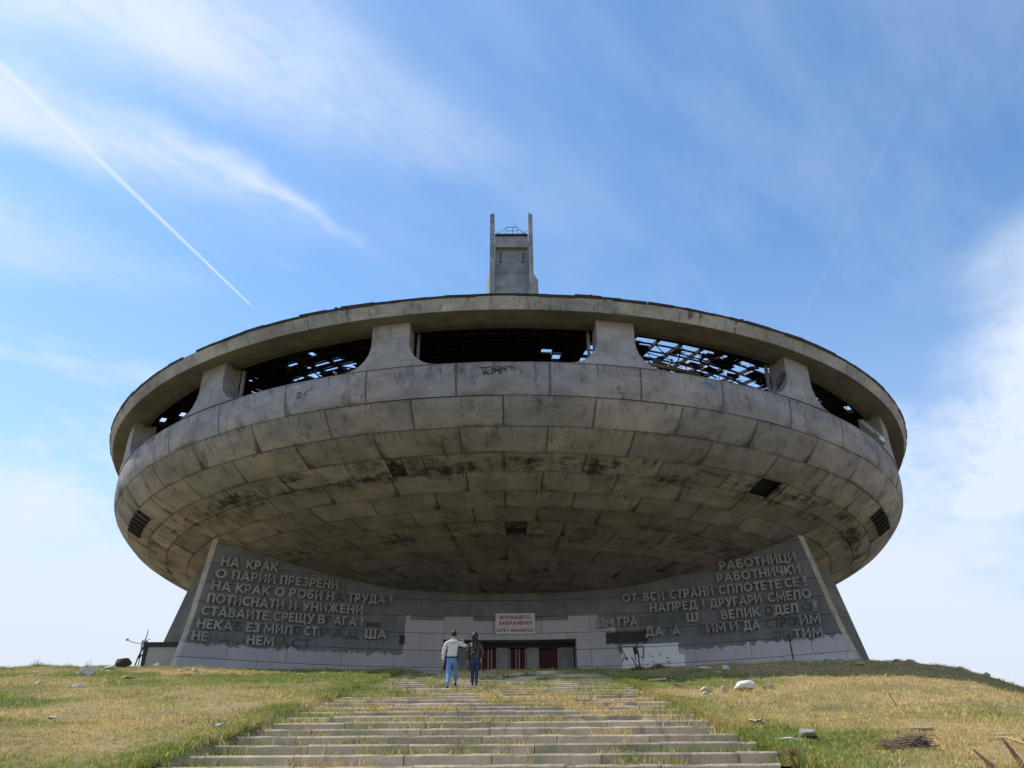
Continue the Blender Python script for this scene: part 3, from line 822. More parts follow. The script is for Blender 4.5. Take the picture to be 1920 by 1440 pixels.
# centre-line strokes on a cap height of 1, inset by half a stroke h
def letter_lines(c, h):
    T, B = 1 - h, h; m = .52
    L = {
     'А': (.86, [[(h * .8, 0), (.43, 1.0 - h * .7), (.86 - h * .8, 0)], [(.22, .30), (.64, .30)]]),
     'Б': (.66, [[(.60, T), (h, T), (h, B)], _bowl(h, B, m + .06, .66 - 2 * h)]),
     'В': (.68, [[(h, 0), (h, 1)], _bowl(h, m, T, .60 - 2 * h), _bowl(h, B, m, .68 - 2 * h)]),
     'Г': (.56, [[(h, 0), (h, T), (.56, T)]]),
     'Д': (.84, [[(0.06, -.16), (.06, B), (.78, B), (.78, -.16)], [(.20, B), (.26, T), (.64, T), (.64, B)]]),
     'Е': (.58, [[(.56, T), (h, T), (h, B), (.56, B)], [(h, m), (.52, m)]]),
     'Ж': (1.04, [[(.52, 0), (.52, 1)], [(.06, 0), (.42, .50), (.08, 1)], [(.98, 0), (.62, .50), (.96, 1)], [(.42, .5), (.62, .5)]]),
     'З': (.62, [_arc(.27, .735, .25, .175, 150, -80, 9) + [(.24, .54)], [(.24, .54)] + _arc(.27, .30, .26, .205, 80, -150, 9)]),
     'И': (.74, [[(h, 1), (h, B * .6), (.74 - h, 1 - B * .6), (.74 - h, 0)]]),
     'К': (.72, [[(h, 0), (h, 1)], [(.68, 1), (.24, .50), (.70, 0)]]),
     'Л': (.74, [[(h * .9, 0), (.20, T), (.74 - h, T), (.74 - h, 0)]]),
     'М': (.94, [[(h, 0), (h * 1.2, 1 - h), (.47, .26), (.94 - h * 1.2, 1 - h), (.94 - h, 0)]]),
     'Н': (.74, [[(h, 0), (h, 1)], [(.74 - h, 0), (.74 - h, 1)], [(h, m), (.74 - h, m)]]),
     'О': (.92, [_arc(.46, .5, .46 - h, .5 - h, 0, 360, 22)]),
     'П': (.72, [[(h, 0), (h, T), (.72 - h, T), (.72 - h, 0)]]),
     'Р': (.64, [[(h, 0), (h, 1)], _bowl(h, .40, T, .64 - 2 * h)]),
     'С': (.76, [_arc(.46, .5, .46 - h, .5 - h, 48, 312, 16)]),
     'Т': (.64, [[(0, T), (.64, T)], [(.32, 0), (.32, T)]]),
     'У': (.74, [[(.05, 1), (.40, .36)], [(.69, 1), (.30, .06), (.12, .06)]]),
     'Ц': (.80, [[(h, 1), (h, B), (.70, B)], [(.64, 1), (.64, B)], [(.77, B), (.77, -.16)]]),
     'Ч': (.66, [[(h, 1), (h, .55), (.18, .42), (.66 - h, .42)], [(.66 - h, 0), (.66 - h, 1)]]),
     'Ш': (1.0, [[(h, 1), (h, B), (1 - h, B), (1 - h, 1)], [(.5, 1), (.5, B)]]),
     'Щ': (1.08, [[(h, 1), (h, B), (1.0, B)], [(.5, 1), (.5, B)], [(.93, 1), (.93, B)], [(1.05, B), (1.05, -.16)]]),
     '!': (.20, [[(.10, .32), (.10, 1)], [(.10, 0), (.10, .17)]]),
     'N': (.74, [[(h, 0), (h, 1 - B * .6), (.74 - h, B * .6), (.74 - h, 1)]]),
     'Y': (.74, [[(.05, 1), (.37, .48), (.69, 1)], [(.37, 0), (.37, .5)]]),
     'I': (.20, [[(.10, 0), (.10, 1)]]),
     'D': (.74, [[(h, 0), (h, 1)], _bowl(h, B, T, .74 - 2 * h)]),
     'R': (.68, [[(h, 0), (h, 1)], _bowl(h, .44, T, .64 - 2 * h), [(.34, .44), (.62, 0)]]),
    }
    lat = {'E': 'Е', 'T': 'Т', 'P': 'Р', 'O': 'О', 'H': 'Н', 'B': 'В', 'A': 'А'}
    return L[lat.get(c, c)]
GLYPHS = {}
def glyph(c, t=.185, depth=.14):
    """solid letter cut from mitred strokes: returns mesh, width"""
    key = (c, t, depth)
    if key in GLYPHS: return GLYPHS[key]
    w, lines = letter_lines(c, t / 2); V = []; F = []
    for li, P in enumerate(lines):
        closed = math.dist(P[0], P[-1]) < 1e-6 and len(P) > 3
        n = len(P); b0 = len(V); z1 = depth - li * .0025
        for i, p in enumerate(P):
            a = P[i - 1] if i else (P[-2] if closed else None); b = P[i + 1] if i < n - 1 else (P[1] if closed else None)
            d0 = (Vector(p) - Vector(a)).normalized() if a else (Vector(b) - Vector(p)).normalized()
            d1 = (Vector(b) - Vector(p)).normalized() if b else d0
            nn = Vector((-(d0.y + d1.y), d0.x + d1.x)); nn = nn.normalized() if nn.length > .05 else Vector((-d0.y, d0.x))
            k = min(1.9, 1 / max(.35, abs(nn.dot(Vector((-d0.y, d0.x))))))
            q = nn * (t / 2 * k)
            V += [(p[0] + q.x, p[1] + q.y, 0), (p[0] + q.x, p[1] + q.y, z1), (p[0] - q.x, p[1] - q.y, z1), (p[0] - q.x, p[1] - q.y, 0)]
        for i in range(n - 1):
            for k in range(3): a_ = b0 + 4 * i + k; F.append((a_, a_ + 4, a_ + 5, a_ + 1))
        if not closed: F.append((b0, b0 + 1, b0 + 2, b0 + 3)); e = b0 + 4 * (n - 1); F.append((e + 3, e + 2, e + 1, e))
    GLYPHS[key] = (mesh('letter', V, F), w); return GLYPHS[key]
LET = [(12.82, [('НА', -17.61, -16.64), ('КРАК', -16.28, -14.55)]),
 (12.10, [('О', -17.85, -17.27), ('ПАРИИ', -17.0, -14.64), ('ПРЕЗРЕНИ', -14.37, -11.04)]),
 (11.39, [('НА', -18.01, -17.0), ('КРАК', -16.75, -14.93), ('О', -14.65, -14.08), ('РОБИ', -13.83, -11.93), ('Н', -11.69, -11.25), ('ТРУДА', -10.42, -8.14), ('!', -7.84, -7.7)]),
 (10.67, [('ПОТИСНАТИ', -18.17, -14.09), ('И', -13.8, -13.37), ('УНИЖЕНИ', -13.07, -9.47)]),
 (9.95, [('СТАВАИТЕ', -18.4, -14.91), ('СРЕЩУ', -14.65, -12.33), ('В', -12.11, -11.7), ('АГА', -11.19, -9.82), ('!', -9.57, -9.42)]),
 (9.22, [('НЕКА', -18.57, -16.77), ('ЕЗ', -16.07, -15.35), ('МИЛ', -15.11, -13.54), ('СТ', -12.87, -12.1), ('ША', -9.26, -7.92)]),
 (8.48, [('НЕ', -18.72, -17.96), ('НЕМ', -15.95, -14.48)]),
 (12.86, [('РАБОТНИЦИ', 13.3, 17.53)]), (12.15, [('РАБОТНИЧКИ', 13.1, 17.71)]),
 (11.42, [('ОТ', 7.35, 8.29), ('ВСИ', 8.66, 9.96), ('СТРАНИ', 10.27, 12.87), ('СПЛОТЕТЕ', 13.18, 16.63), ('СЕ', 16.83, 17.54), ('!', 17.81, 17.96)]),
 (10.69, [('НАПРЕД', 9.02, 11.89), ('!', 12.18, 12.3), ('ДРУГАРИ', 12.62, 15.53), ('СМЕЛО', 15.86, 18.13)]),
 (9.96, [('ДА', 5.68, 6.68), ('ГРА', 6.97, 8.23), ('Ш', 11.2, 11.88), ('ВЕЛИК', 13.21, 15.39), ('ДЕЛ', 16.15, 17.42), ('!', 18.19, 18.38)]),
 (9.24, [('ДА', 8.67, 9.74), ('А', 10.3, 10.79), ('ИМ', 12.31, 13.43), ('И', 13.66, 14.13), ('ДА', 14.44, 15.34), ('ИМ', 17.44, 18.49)]),
 (8.48, [('ТИМ', 17.03, 18.5)])]
def build_letters():
    H = .56
    for z, words in LET:
        for w, x0, x1 in words:
            gs = [glyph(c, .21, .14) for c in w]; gap = .10
            tot = sum(g_[1] for g_ in gs) + gap * (len(gs) - 1)
            # arc length of the word
            a0, a1 = math.asin(x0 / WR), math.asin(x1 / WR); L = (a1 - a0) * WR
            sx = L / tot; s = 0
            for (me, wd) in gs:
                a = a0 + (s + wd * sx / 2) / WR
                xc = WR * math.sin(a); n_ = wnormal(xc)
                o = ob('letter', me, wall)
                if not me.materials: me.materials.append(M['letter'])
                o.scale = (sx, H, 1.0)
                # face the viewer side: local x along the wall, local y up, local z outwards
                X = Vector((-n_.y, n_.x, 0)); Y = Vector((0, -1.2 * ss(6, 15, abs(xc)) / 5 if z > 9 else 0, 1)).normalized(); X.normalize()
                Z = X.cross(Y).normalized(); Y = Z.cross(X)
                base = Vector((xc, wy(xc, z), z)) + n_ * .10 - X * (wd * sx / 2)
                Mx = Matrix((X, Y, Z)).transposed().to_4x4() @ Matrix.Rotation(R(random.uniform(-1.3, 1.3)), 4, 'Z') @ Matrix.Rotation(R(random.uniform(-1.5, 1.5)), 4, 'X'); Mx.translation = base
                o.matrix_local = Mx @ Matrix.Diagonal((sx, H, 1.0, 1.0))
                s += (wd + gap) * sx
build_letters()
def ghost_marks():
    gm = simple('letter_ghost_mark', (.125, .13, .135), .9, .6, 2.0)
    for z, w, x0, x1 in ((9.96, 'ДИМ', 8.35, 9.45), (9.96, 'НА', 9.85, 10.95), (9.96, 'О', 15.6, 16.0), (9.96, 'О', 17.55, 18.05), (9.24, 'СТРО', 15.6, 17.2), (9.24, 'Т', 11.8, 12.15), (9.24, 'Р', 9.9, 10.15), (8.48, 'ПЛА', 15.9, 16.9),
                          (11.39, 'А', -11.1, -10.65), (9.95, 'Р', -11.6, -11.3), (9.22, 'Б', -16.6, -16.2), (9.22, 'О', -13.4, -13.0), (9.22, 'РАД', -11.9, -9.6), (8.48, 'ПОМО', -17.8, -16.1), (8.48, 'АСТ', -14.2, -12.4)):
        gs = [glyph(c, .20, .012) for c in w]; gap = .12; tot = sum(g_[1] for g_ in gs) + gap * (len(gs) - 1); k = (x1 - x0) / tot; x = x0
        mb = MB()
        for me, wd in gs:
            V = []
            for v in me.vertices:
                xx = x + v.co.x * k; zz_ = z + v.co.y * .56; n_ = wnormal(xx); dd = .016 + v.co.z; V.append((xx + n_.x * dd, wy(xx, zz_) + n_.y * dd, zz_))
            mb.add(V, [tuple(p.vertices) for p in me.polygons]); x += (wd + gap) * k
        mb.build('letter_ghost', gm, wall)
ghost_marks()

def text_flat(parent, body, x0, x1, z, h, y, mat, name='lettering', t=.20):
    """flat print: one mesh per line of writing, standing on the plane y = const"""
    mb = MB(); gs = [(c, None if c == ' ' else glyph(c, t, .01)) for c in body]; gap = .13
    tot = sum((.35 if g_ is None else g_[1]) + gap for c, g_ in gs) - gap; k = (x1 - x0) / tot; x = 0
    for c, g_ in gs:
        if g_ is None: x += .35 + gap; continue
        me = g_[0]
        mb.add([(x0 + (x + v.co.x) * k, y - v.co.z * .6, z + v.co.y * h) for v in me.vertices], [tuple(p.vertices) for p in me.polygons]); x += g_[1] + gap
    return mb.build(name, mat, parent)

def strokes(name, lines, width, mapper, mat, parent, closed=False):
    """flat painted strokes: polylines in 2D carried to a surface by mapper(u,v)"""
    V = []; F = []
    for ln in lines:
        P = []
        for a, b in zip(ln[:-1], ln[1:]):
            d = math.dist(a, b); n = max(1, int(d / (width * 1.2)))
            P += [(a[0] + (b[0] - a[0]) * i / n, a[1] + (b[1] - a[1]) * i / n) for i in range(n)]
        P.append(ln[-1]); b0 = len(V)
        for i, p in enumerate(P):
            q0 = P[max(0, i - 1)]; q1 = P[min(len(P) - 1, i + 1)]
            t = Vector((q1[0] - q0[0], q1[1] - q0[1])); t = t.normalized() if t.length > 0 else Vector((1, 0))
            w = width / 2 * (1 if 0 < i < len(P) - 1 else .7)
            for s in (1, -1): V.append(mapper(p[0] - t.y * w * s, p[1] + t.x * w * s))
        for i in range(len(P) - 1): q = b0 + 2 * i; F.append((q, q + 1, q + 3, q + 2))
    return ob(name, mesh(name, V, F, mat), parent)

# painted tag on the white patch of the wall
def wm(u, v, dep=.022):
    n_ = wnormal(u); return (u + n_.x * dep, wy(u, v) + n_.y * dep, v)
def wallpx(px, py):   # drawn on a grid 1 unit = zoomed centimetres; converts tag drawing to wall metres
    return (6.83 + px * .00214, 9.15 - py * .00238)
TAG = [[(90, 190), (470, 180)], [(95, 200), (280, 540), (170, 460), (100, 600)], [(460, 185), (510, 560)], [(385, 450), (560, 760)], [(585, 470), (620, 760)],
       [(520, 190), (765, 195), (740, 490), (640, 470)], [(520, 200), (560, 380), (500, 385)], [(585, 320), (610, 480)]]
strokes('painted_tag', [[wallpx(*p) for p in l] for l in TAG], .055, wm, M['ink'], wall)
strokes('painted_tag', [[wallpx(*p) for p in l] for l in [[(490, 185), (530, 380)]]], .13, wm, M['ink'], wall)
mgrey = simple('thin_grey_paint', (.33, .37, .40), .8, .1)
strokes('painted_tag', [[wallpx(*p) for p in l] for l in [[(940, 450), (1010, 470)], [(980, 590), (1040, 620)], [(1190, 380), (1230, 460)], [(1370, 520), (1440, 520)], [(1370, 600), (1490, 640)]]], .11, wm, mgrey, wall)
# black tags on the saucer, drawn on the ring surface
def ringmap(a0, z0, r=29.5):
    def f(u, v):
        z = z0 + v; rr = np.interp(z, [17.5, 17.75, 18.0, 18.5, 19.27], [29.08, 29.18, 29.25, 29.32, 29.32]) + .03
        x, y, zz = ring_pt(rr, R(a0) + u / 29.4, z); return (x, y, zz)
    return f
def zz(p): return (p[0] / 1920 * 3.1 - .15 * 0, (960 - p[1]) / 960 * 1.62)
T1 = [[(450, 420), (660, 405)], [(530, 430), (590, 650), (740, 520)], [(880, 480), (820, 390), (700, 400), (620, 480), (640, 600), (760, 640), (860, 600), (880, 480), (790, 460)],
      [(900, 420), (960, 500), (910, 600)], [(900, 490), (1080, 560)], [(960, 400), (1060, 390), (1090, 450), (980, 500), (1100, 520), (1180, 440)], [(1010, 640), (1120, 620), (1130, 570), (1050, 580)],
      [(1150, 400), (1230, 450), (1190, 520)], [(1240, 360), (1320, 400), (1260, 530), (1190, 440)], [(1370, 400), (1430, 510)], [(1400, 350), (1370, 410), (1460, 380), (1500, 490)]]
strokes('painted_tag', [[(zz(p)[0] - 1.6, zz(p)[1]) for p in l] for l in T1], .045, ringmap(-1.1, 17.98), M['ink'], shell)
T2 = [[(330, 690), (620, 780), (330, 840), (600, 1080), (300, 1080), (290, 930)], [(700, 840), (620, 1080)], [(860, 840), (950, 700), (1100, 800)], [(980, 820), (870, 1000), (1010, 930)], [(1100, 650), (1230, 770)], [(1290, 590), (1390, 770)], [(1300, 600), (1440, 520)]]
strokes('painted_tag', [[(p[0] / 1920 * 1.65 - .8, (1440 - p[1]) / 1440 * 1.25) for p in l] for l in T2], .03, ringmap(-20.6, 17.98), M['ink'], shell)
M['blue'] = simple('blue_spray_paint', (.11, .22, .30), .8, .2)
strokes('painted_tag', [[(-.5, .0), (-.2, .1), (.1, .0), (.3, -.1)], [(-.1, -.1), (.35, -.15)]], .13, ringmap(20.6, 18.83), M['blue'], shell)
T4 = [[(-.7, 0), (-.5, .25), (-.45, 0), (-.7, .1)], [(-.3, 0), (-.25, .25), (-.1, .1)], [(.0, 0), (.05, .25), (.2, .2), (.1, 0)], [(.3, 0), (.35, .28)]]
strokes('painted_tag', T4, .04, ringmap(-45.5, 18.85), M['ink'], shell)
# scribble on the flank of the pillar right of the third opening, and the M on the left one
def reveal(a_deg, side):
    def f(u, v):      # u = depth inwards, v = height
        w = 1.0 + (0 if v > 20.72 else 1.45 - math.sqrt(max(0, 1.45 ** 2 - (20.72 - v) ** 2))) + .012
        a = A0 + R(a_deg) + side * (w / 29.35 - .08 * u / 1.15 / 29.35); return ring_pt(29.34 - u, a, v)
    return f
S3 = [[(.2 + .28 * math.cos(t * 1.1) * (1 + .3 * math.sin(3.1 * t)) + .25, 20.45 + .42 * math.sin(t) * (1 + .2 * math.cos(2.3 * t))) for t in [k * .35 for k in range(60)]]]
strokes('painted_tag', S3, .03, reveal(33.75, -1), M['ink'], bandp)
strokes('painted_tag', [[(.75, 20.3), (.75, 20.7), (.6, 20.45), (.45, 20.7), (.45, 20.3)]], .05, reveal(-33.75, 1), simple('pale_spray_paint', (.45, .47, .5), .8, .1), bandp)

# ------------------------------------------------------------------ entrance
ent = bpy.data.objects.new('entrance', None); link(ent, monument, (0, -CY, MZ))
def build_entrance():
    yb = 55.45; zf = 6.95
    mb = MB(); mb.box(OPX0 - .3, OPX1 + .3, yb + .15, yb + .3, zf - .4, OPZ + .4); mb.build('back_wall', M['black'], ent)
    mb = MB(); mb.box(OPX0 - .3, OPX1 + .3, 54.12, yb + .2, OPZ, OPZ + .25); mb.build('lintel', M['column'], ent)
    mb = MB(); mb.box(OPX0 - .35, OPX0, 54.06, yb + .3, zf - .4, OPZ - .003); mb.build('side_wall', M['column'], ent)
    mb = MB(); mb.box(OPX1, OPX1 + .35, 54.06, yb + .3, zf - .4, OPZ - .003); mb.build('side_wall', M['column'], ent)
    mb = MB(); mb.box(OPX0 - .2, OPX1 + .2, 53.4, yb + .2, zf - .5, zf + .12); mb.build('threshold', M['column'], ent)
    for x0, x1 in ((-3.42, -2.92), (-.84, -.17), (1.16, 1.83), (3.22, 4.16)):
        mb = MB(); mb.box(x0, x1, yb - .35, yb + .10, zf + .1, OPZ - .30); mb.build('pillar', M['doorpier'], ent)
    mb = MB(); mb.box(OPX0, OPX1, yb - .30, yb + .08, OPZ - .30, OPZ - .004); mb.build('soffit_shadow_strip', M['dgrey'], ent)  # dark strip standing in for the soffit shadow above the doors
    for k, (x0, x1) in enumerate(((-4.25, -3.46), (-2.86, -.92), (-.14, 1.10), (1.88, 3.14))):
        mb = MB(); mb.box(x0, x1, yb - .04, yb + .06, zf + .12, OPZ - .31); d = mb.build('door', M['doorred'], ent)
        n = int((x1 - x0) / .24)
        for i in range(n + 1):
            x = x0 + (x1 - x0) * (i + .5) / (n + 1)
            mb = MB(); mb.box(x - .028, x + .028, yb - .11, yb - .06, zf + .14, OPZ - .33)
            mb.build('door_bar', M['barwhite'] if (k in (1, 2) and (i * 7 + k) % 3 != 0) else M['doorred'], ent)
        for x in (x0 - .02, x1 + .02):
            mb = MB(); mb.box(x - .045, x + .045, yb - .16, yb - .02, zf + .12, OPZ - .31); mb.build('door_frame', M['barwhite'] if k else M['doorred'], ent)
build_entrance()
sign = thing('warning_sign', 'white entry prohibited sign with red lettering above the entrance doors', 'sign', (.33, 53.93, 9.66))
def build_sign():
    mb = MB(); mb.box(-1.29, 1.29, -.06, .0, 0, 1.31); mb.build('board', M['white'], sign)
    for (t, a, b, z, h) in (('ВЛИЗАНЕТО', -.99, 1.01, .93, .235), ('ЗАБРАНЕНО!', -1.07, 1.10, .565, .235), ('ENTRY PROHIBITED!', -1.18, 1.20, .11, .215)):
        text_flat(sign, t, a, b, z, h, -.066, M['red'], 'lettering')
    mb = MB(); mb.box(-1.2, 1.2, -.068, -.061, .44, .458); mb.build('rule', M['greyline'], sign)
build_sign()

# ------------------------------------------------------------------ tower behind
tower = thing('concrete_tower', 'tall twin-bladed concrete tower rising behind the saucer roof', 'tower', (.55, 99, 6.9))
def build_tower():
    zt = 81.3 - 6.9; seams = [i * 2.27 for i in range(int(zt / 2.27) + 1)]
    for s in (-1, 1):
        xo, xi = (-3.29, -2.52) if s < 0 else (3.26, 2.54)
        for i, z0 in enumerate(seams):
            z1 = min(zt, z0 + 2.27); last = z1 >= zt - .01
            V = []
            for z in (z0 + .02, z1 - .02):
                k = .25 * max(0, (z - 60) / 14)
                yb = 6.0 if z < 66 else 6.0 - (z - 66) * .6
                V += [(xo, 0, z), (xi - s * 0 + s * k * .4, 0, z), (xi + s * k * .4, yb, z), (xo, yb, z)]
            if last: V[4] = (V[4][0], 0, V[4][2] - .25)
            F = [(0, 1, 5, 4), (1, 2, 6, 5), (2, 3, 7, 6), (3, 0, 4, 7), (4, 5, 6, 7), (3, 2, 1, 0)]
            if s > 0: F = [f[::-1] for f in F]
            ob('blade_block', mesh('blade_block', V, F, M['tower']), tower)
        # lower buttress behind the blade
        x2 = -3.75 if s < 0 else 4.0
        V = []
        zb = 63.8
        for (z, q) in ((0, 0), (zb - (.6 if s > 0 else 0), 0)):
            V += [(xo - s * .01 + s * .0, 1.5, z), (x2, 2.2, z), (x2, 8, z), (xo, 8, z)]
        V[4] = (V[4][0], V[4][1], zb + .3)
        F = [(0, 1, 5, 4), (1, 2, 6, 5), (2, 3, 7, 6), (3, 0, 4, 7), (4, 5, 6, 7), (3, 2, 1, 0)]
        if s > 0: F = [f[::-1] for f in F]
        ob('buttress', mesh('buttress', V, F, simple('sunlit_buttress_concrete', (.36, .35, .31), .9, .1) if s < 0 else M['tower']), tower)  # left buttress: sunlight put into a paler, warmer concrete colour
    for i, z0 in enumerate(seams):
        if z0 > 66: break
        mb = MB(); mb.box(-2.50, 2.50, 1.0, 1.6, z0 + .02, min(z0 + 2.25, 68.1)); mb.build('infill_panel', M['tower'], tower)
    mb = MB(); mb.box(-2.50, 2.50, .35, 1.8, 68.1, 70.15); mb.build('head_beam', M['tower'], tower)
    mb = MB(); mb.box(-2.52, 2.50, .15, 5.2, 70.16, 70.5); mb.build('top_slab', M['dgrey'], tower)
    for x in (-1.65, 1.75):
        mb = MB(); mb.bar((x, .93, 65.6), (x, .93, 67.4), .12, .10); mb.build('stain_bracket', M['dgrey'], tower)
    rl = MB(); Z = 70.5
    for x in (-.85, .15, .98): rl.bar((x, .5, Z), (x, .5, Z + 1.55), .07)
    for h in (.15, .8, 1.5): rl.bar((-.85, .5, Z + h), (.98, .5, Z + h), .06)
    rl.bar((-2.3, .5, Z + .1), (-.85, .5, Z + 1.3), .05); rl.bar((-2.5, .5, Z + .9), (-1.9, .5, Z + .1), .05); rl.bar((-2.4, .5, Z + .12), (-.85, .5, Z + .12), .09)
    rl.bar((.98, .5, Z + 1.2), (2.3, .5, Z + .1), .05); rl.bar((1.4, .5, Z + .1), (2.45, .5, Z + .8), .05); rl.bar((1.5, .5, Z), (1.5, .5, Z + .8), .04); rl.bar((1.0, .5, Z + .15), (2.4, .5, Z + .15), .05)
    rl.bar((.62, .6, Z + 1.5), (.62, .6, Z + 2.4), .05)
    rl.build('guard_rail', M['dgrey'], tower)
build_tower()

# ------------------------------------------------------------------ booth at the left foot
booth = thing('guard_booth', 'small flat-roofed grey booth with black trim beside the left leg of the monument', 'booth', (-20.9, 50.9, 6.9))
def build_booth():
    mb = MB(); mb.box(-1.16, 1.2, .08, 1.0, 0, 1.62); mb.build('wall_panel', M['booth'], booth)
    mb = MB(); mb.box(-1.42, 1.22, -.06, 1.1, 1.62, 1.88); mb.build('roof_trim', M['dgrey'], booth)
    mb = MB(); mb.box(-1.40, -1.20, -.02, .16, 0, 1.615); mb.build('corner_post', M['dgrey'], booth)
    mb = MB(); mb.bar((-1.38, 1.0, 1.7), (-2.0, .8, 1.05), .08); mb.bar((-2.0, .8, 1.05), (-2.18, .8, 0), .06); mb.bar((-1.38, 0, 1.75), (-2.0, .8, 1.05), .08); mb.build('side_bracket', M['dgrey'], booth)
build_booth()
mast = thing('bent_mast', 'bent grey metal lamp arm sticking up left of the guard booth', 'mast', (-22.9, 51.9, 6.5))
mb = MB(); mb.tube([(0, 0, 0), (.05, 0, 1.6), (.0, 0, 2.3)], .04); mb.tube([(0, 0, 2.35), (-.55, 0, 2.45), (-.95, 0, 2.6)], .028); mb.tube([(.0, 0, 2.2), (.2, 0, 2.75), (.25, 0, 3.2)], [.05, .035, .02]); mb.tube([(.1, 0, 2.4), (.3, 0, 2.6), (.5, 0, 2.65)], .022)
mb.box(-1.02, -.90, -.06, .06, 2.56, 2.68); mb.box(.0, .3, -.1, .1, 2.35, 2.55); mb.build('pole', simple('galvanised_metal', (.33, .36, .36), .6, .1), mast)

# ------------------------------------------------------------------ grass
def on_stairs(x, y): return (x > ST_L - .05) & (x < ST_R + .02) & (y < 37.2)
def blades(name, x, y, z, h, w, rgb, lean, mat, seed=0, label=None, kind='stuff'):
    n = len(x); rg = np.random.default_rng(seed)
    th = rg.uniform(0, 2 * PI, n); dx, dy = np.cos(th) * w / 2, np.sin(th) * w / 2
    la = rg.uniform(0, 2 * PI, n); lx, ly = np.cos(la) * lean * h, np.sin(la) * lean * h
    V = np.empty((n, 5, 3), np.float32)
    V[:, 0] = np.stack([x - dx, y - dy, z - .02], 1); V[:, 1] = np.stack([x + dx, y + dy, z - .02], 1)
    V[:, 2] = np.stack([x + dx * .7 + lx * .4, y + dy * .7 + ly * .4, z + h * .6], 1); V[:, 3] = np.stack([x - dx * .7 + lx * .4, y - dy * .7 + ly * .4, z + h * .6], 1)
    V[:, 4] = np.stack([x + lx, y + ly, z + h * np.maximum(.18, 1 - .38 * np.abs(lean))], 1)
    b = (np.arange(n) * 5)[:, None]
    loops = np.concatenate([b + np.array([0, 1, 2, 3]), b + np.array([3, 2, 4])], 1).ravel()
    me = bpy.data.meshes.new(name); me.vertices.add(n * 5); me.vertices.foreach_set('co', V.ravel())
    me.loops.add(len(loops)); me.loops.foreach_set('vertex_index', loops)
    ls = (np.arange(n) * 7)[:, None] + np.array([0, 4]); me.polygons.add(2 * n); me.polygons.foreach_set('loop_start', ls.ravel())
    me.update(calc_edges=True); set_color(me, np.repeat(rgb, 5, 0)); me.materials.append(mat)
    return ob(name, me)
GM = attr_mat('grass_blades', 'tint', 1.0, .8, .30)
def blade_rgb(x, y, rg, bias=0.0):
    g = np.clip(greenness(x, y) + bias, 0, 1); pick = rg.random(len(x)) < g
    s = STRAW * rg.uniform(.7, 1.35, (len(x), 1)) * np.array([1, 1, 1]); gr = GREEN * rg.uniform(.7, 1.6, (len(x), 1))
    yel = np.array([.50, .42, .15]) * rg.uniform(.8, 1.2, (len(x), 1))
    c = np.where(pick[:, None], gr, s); m = rg.random(len(x)) < .25
    return np.where(m[:, None], yel, c)
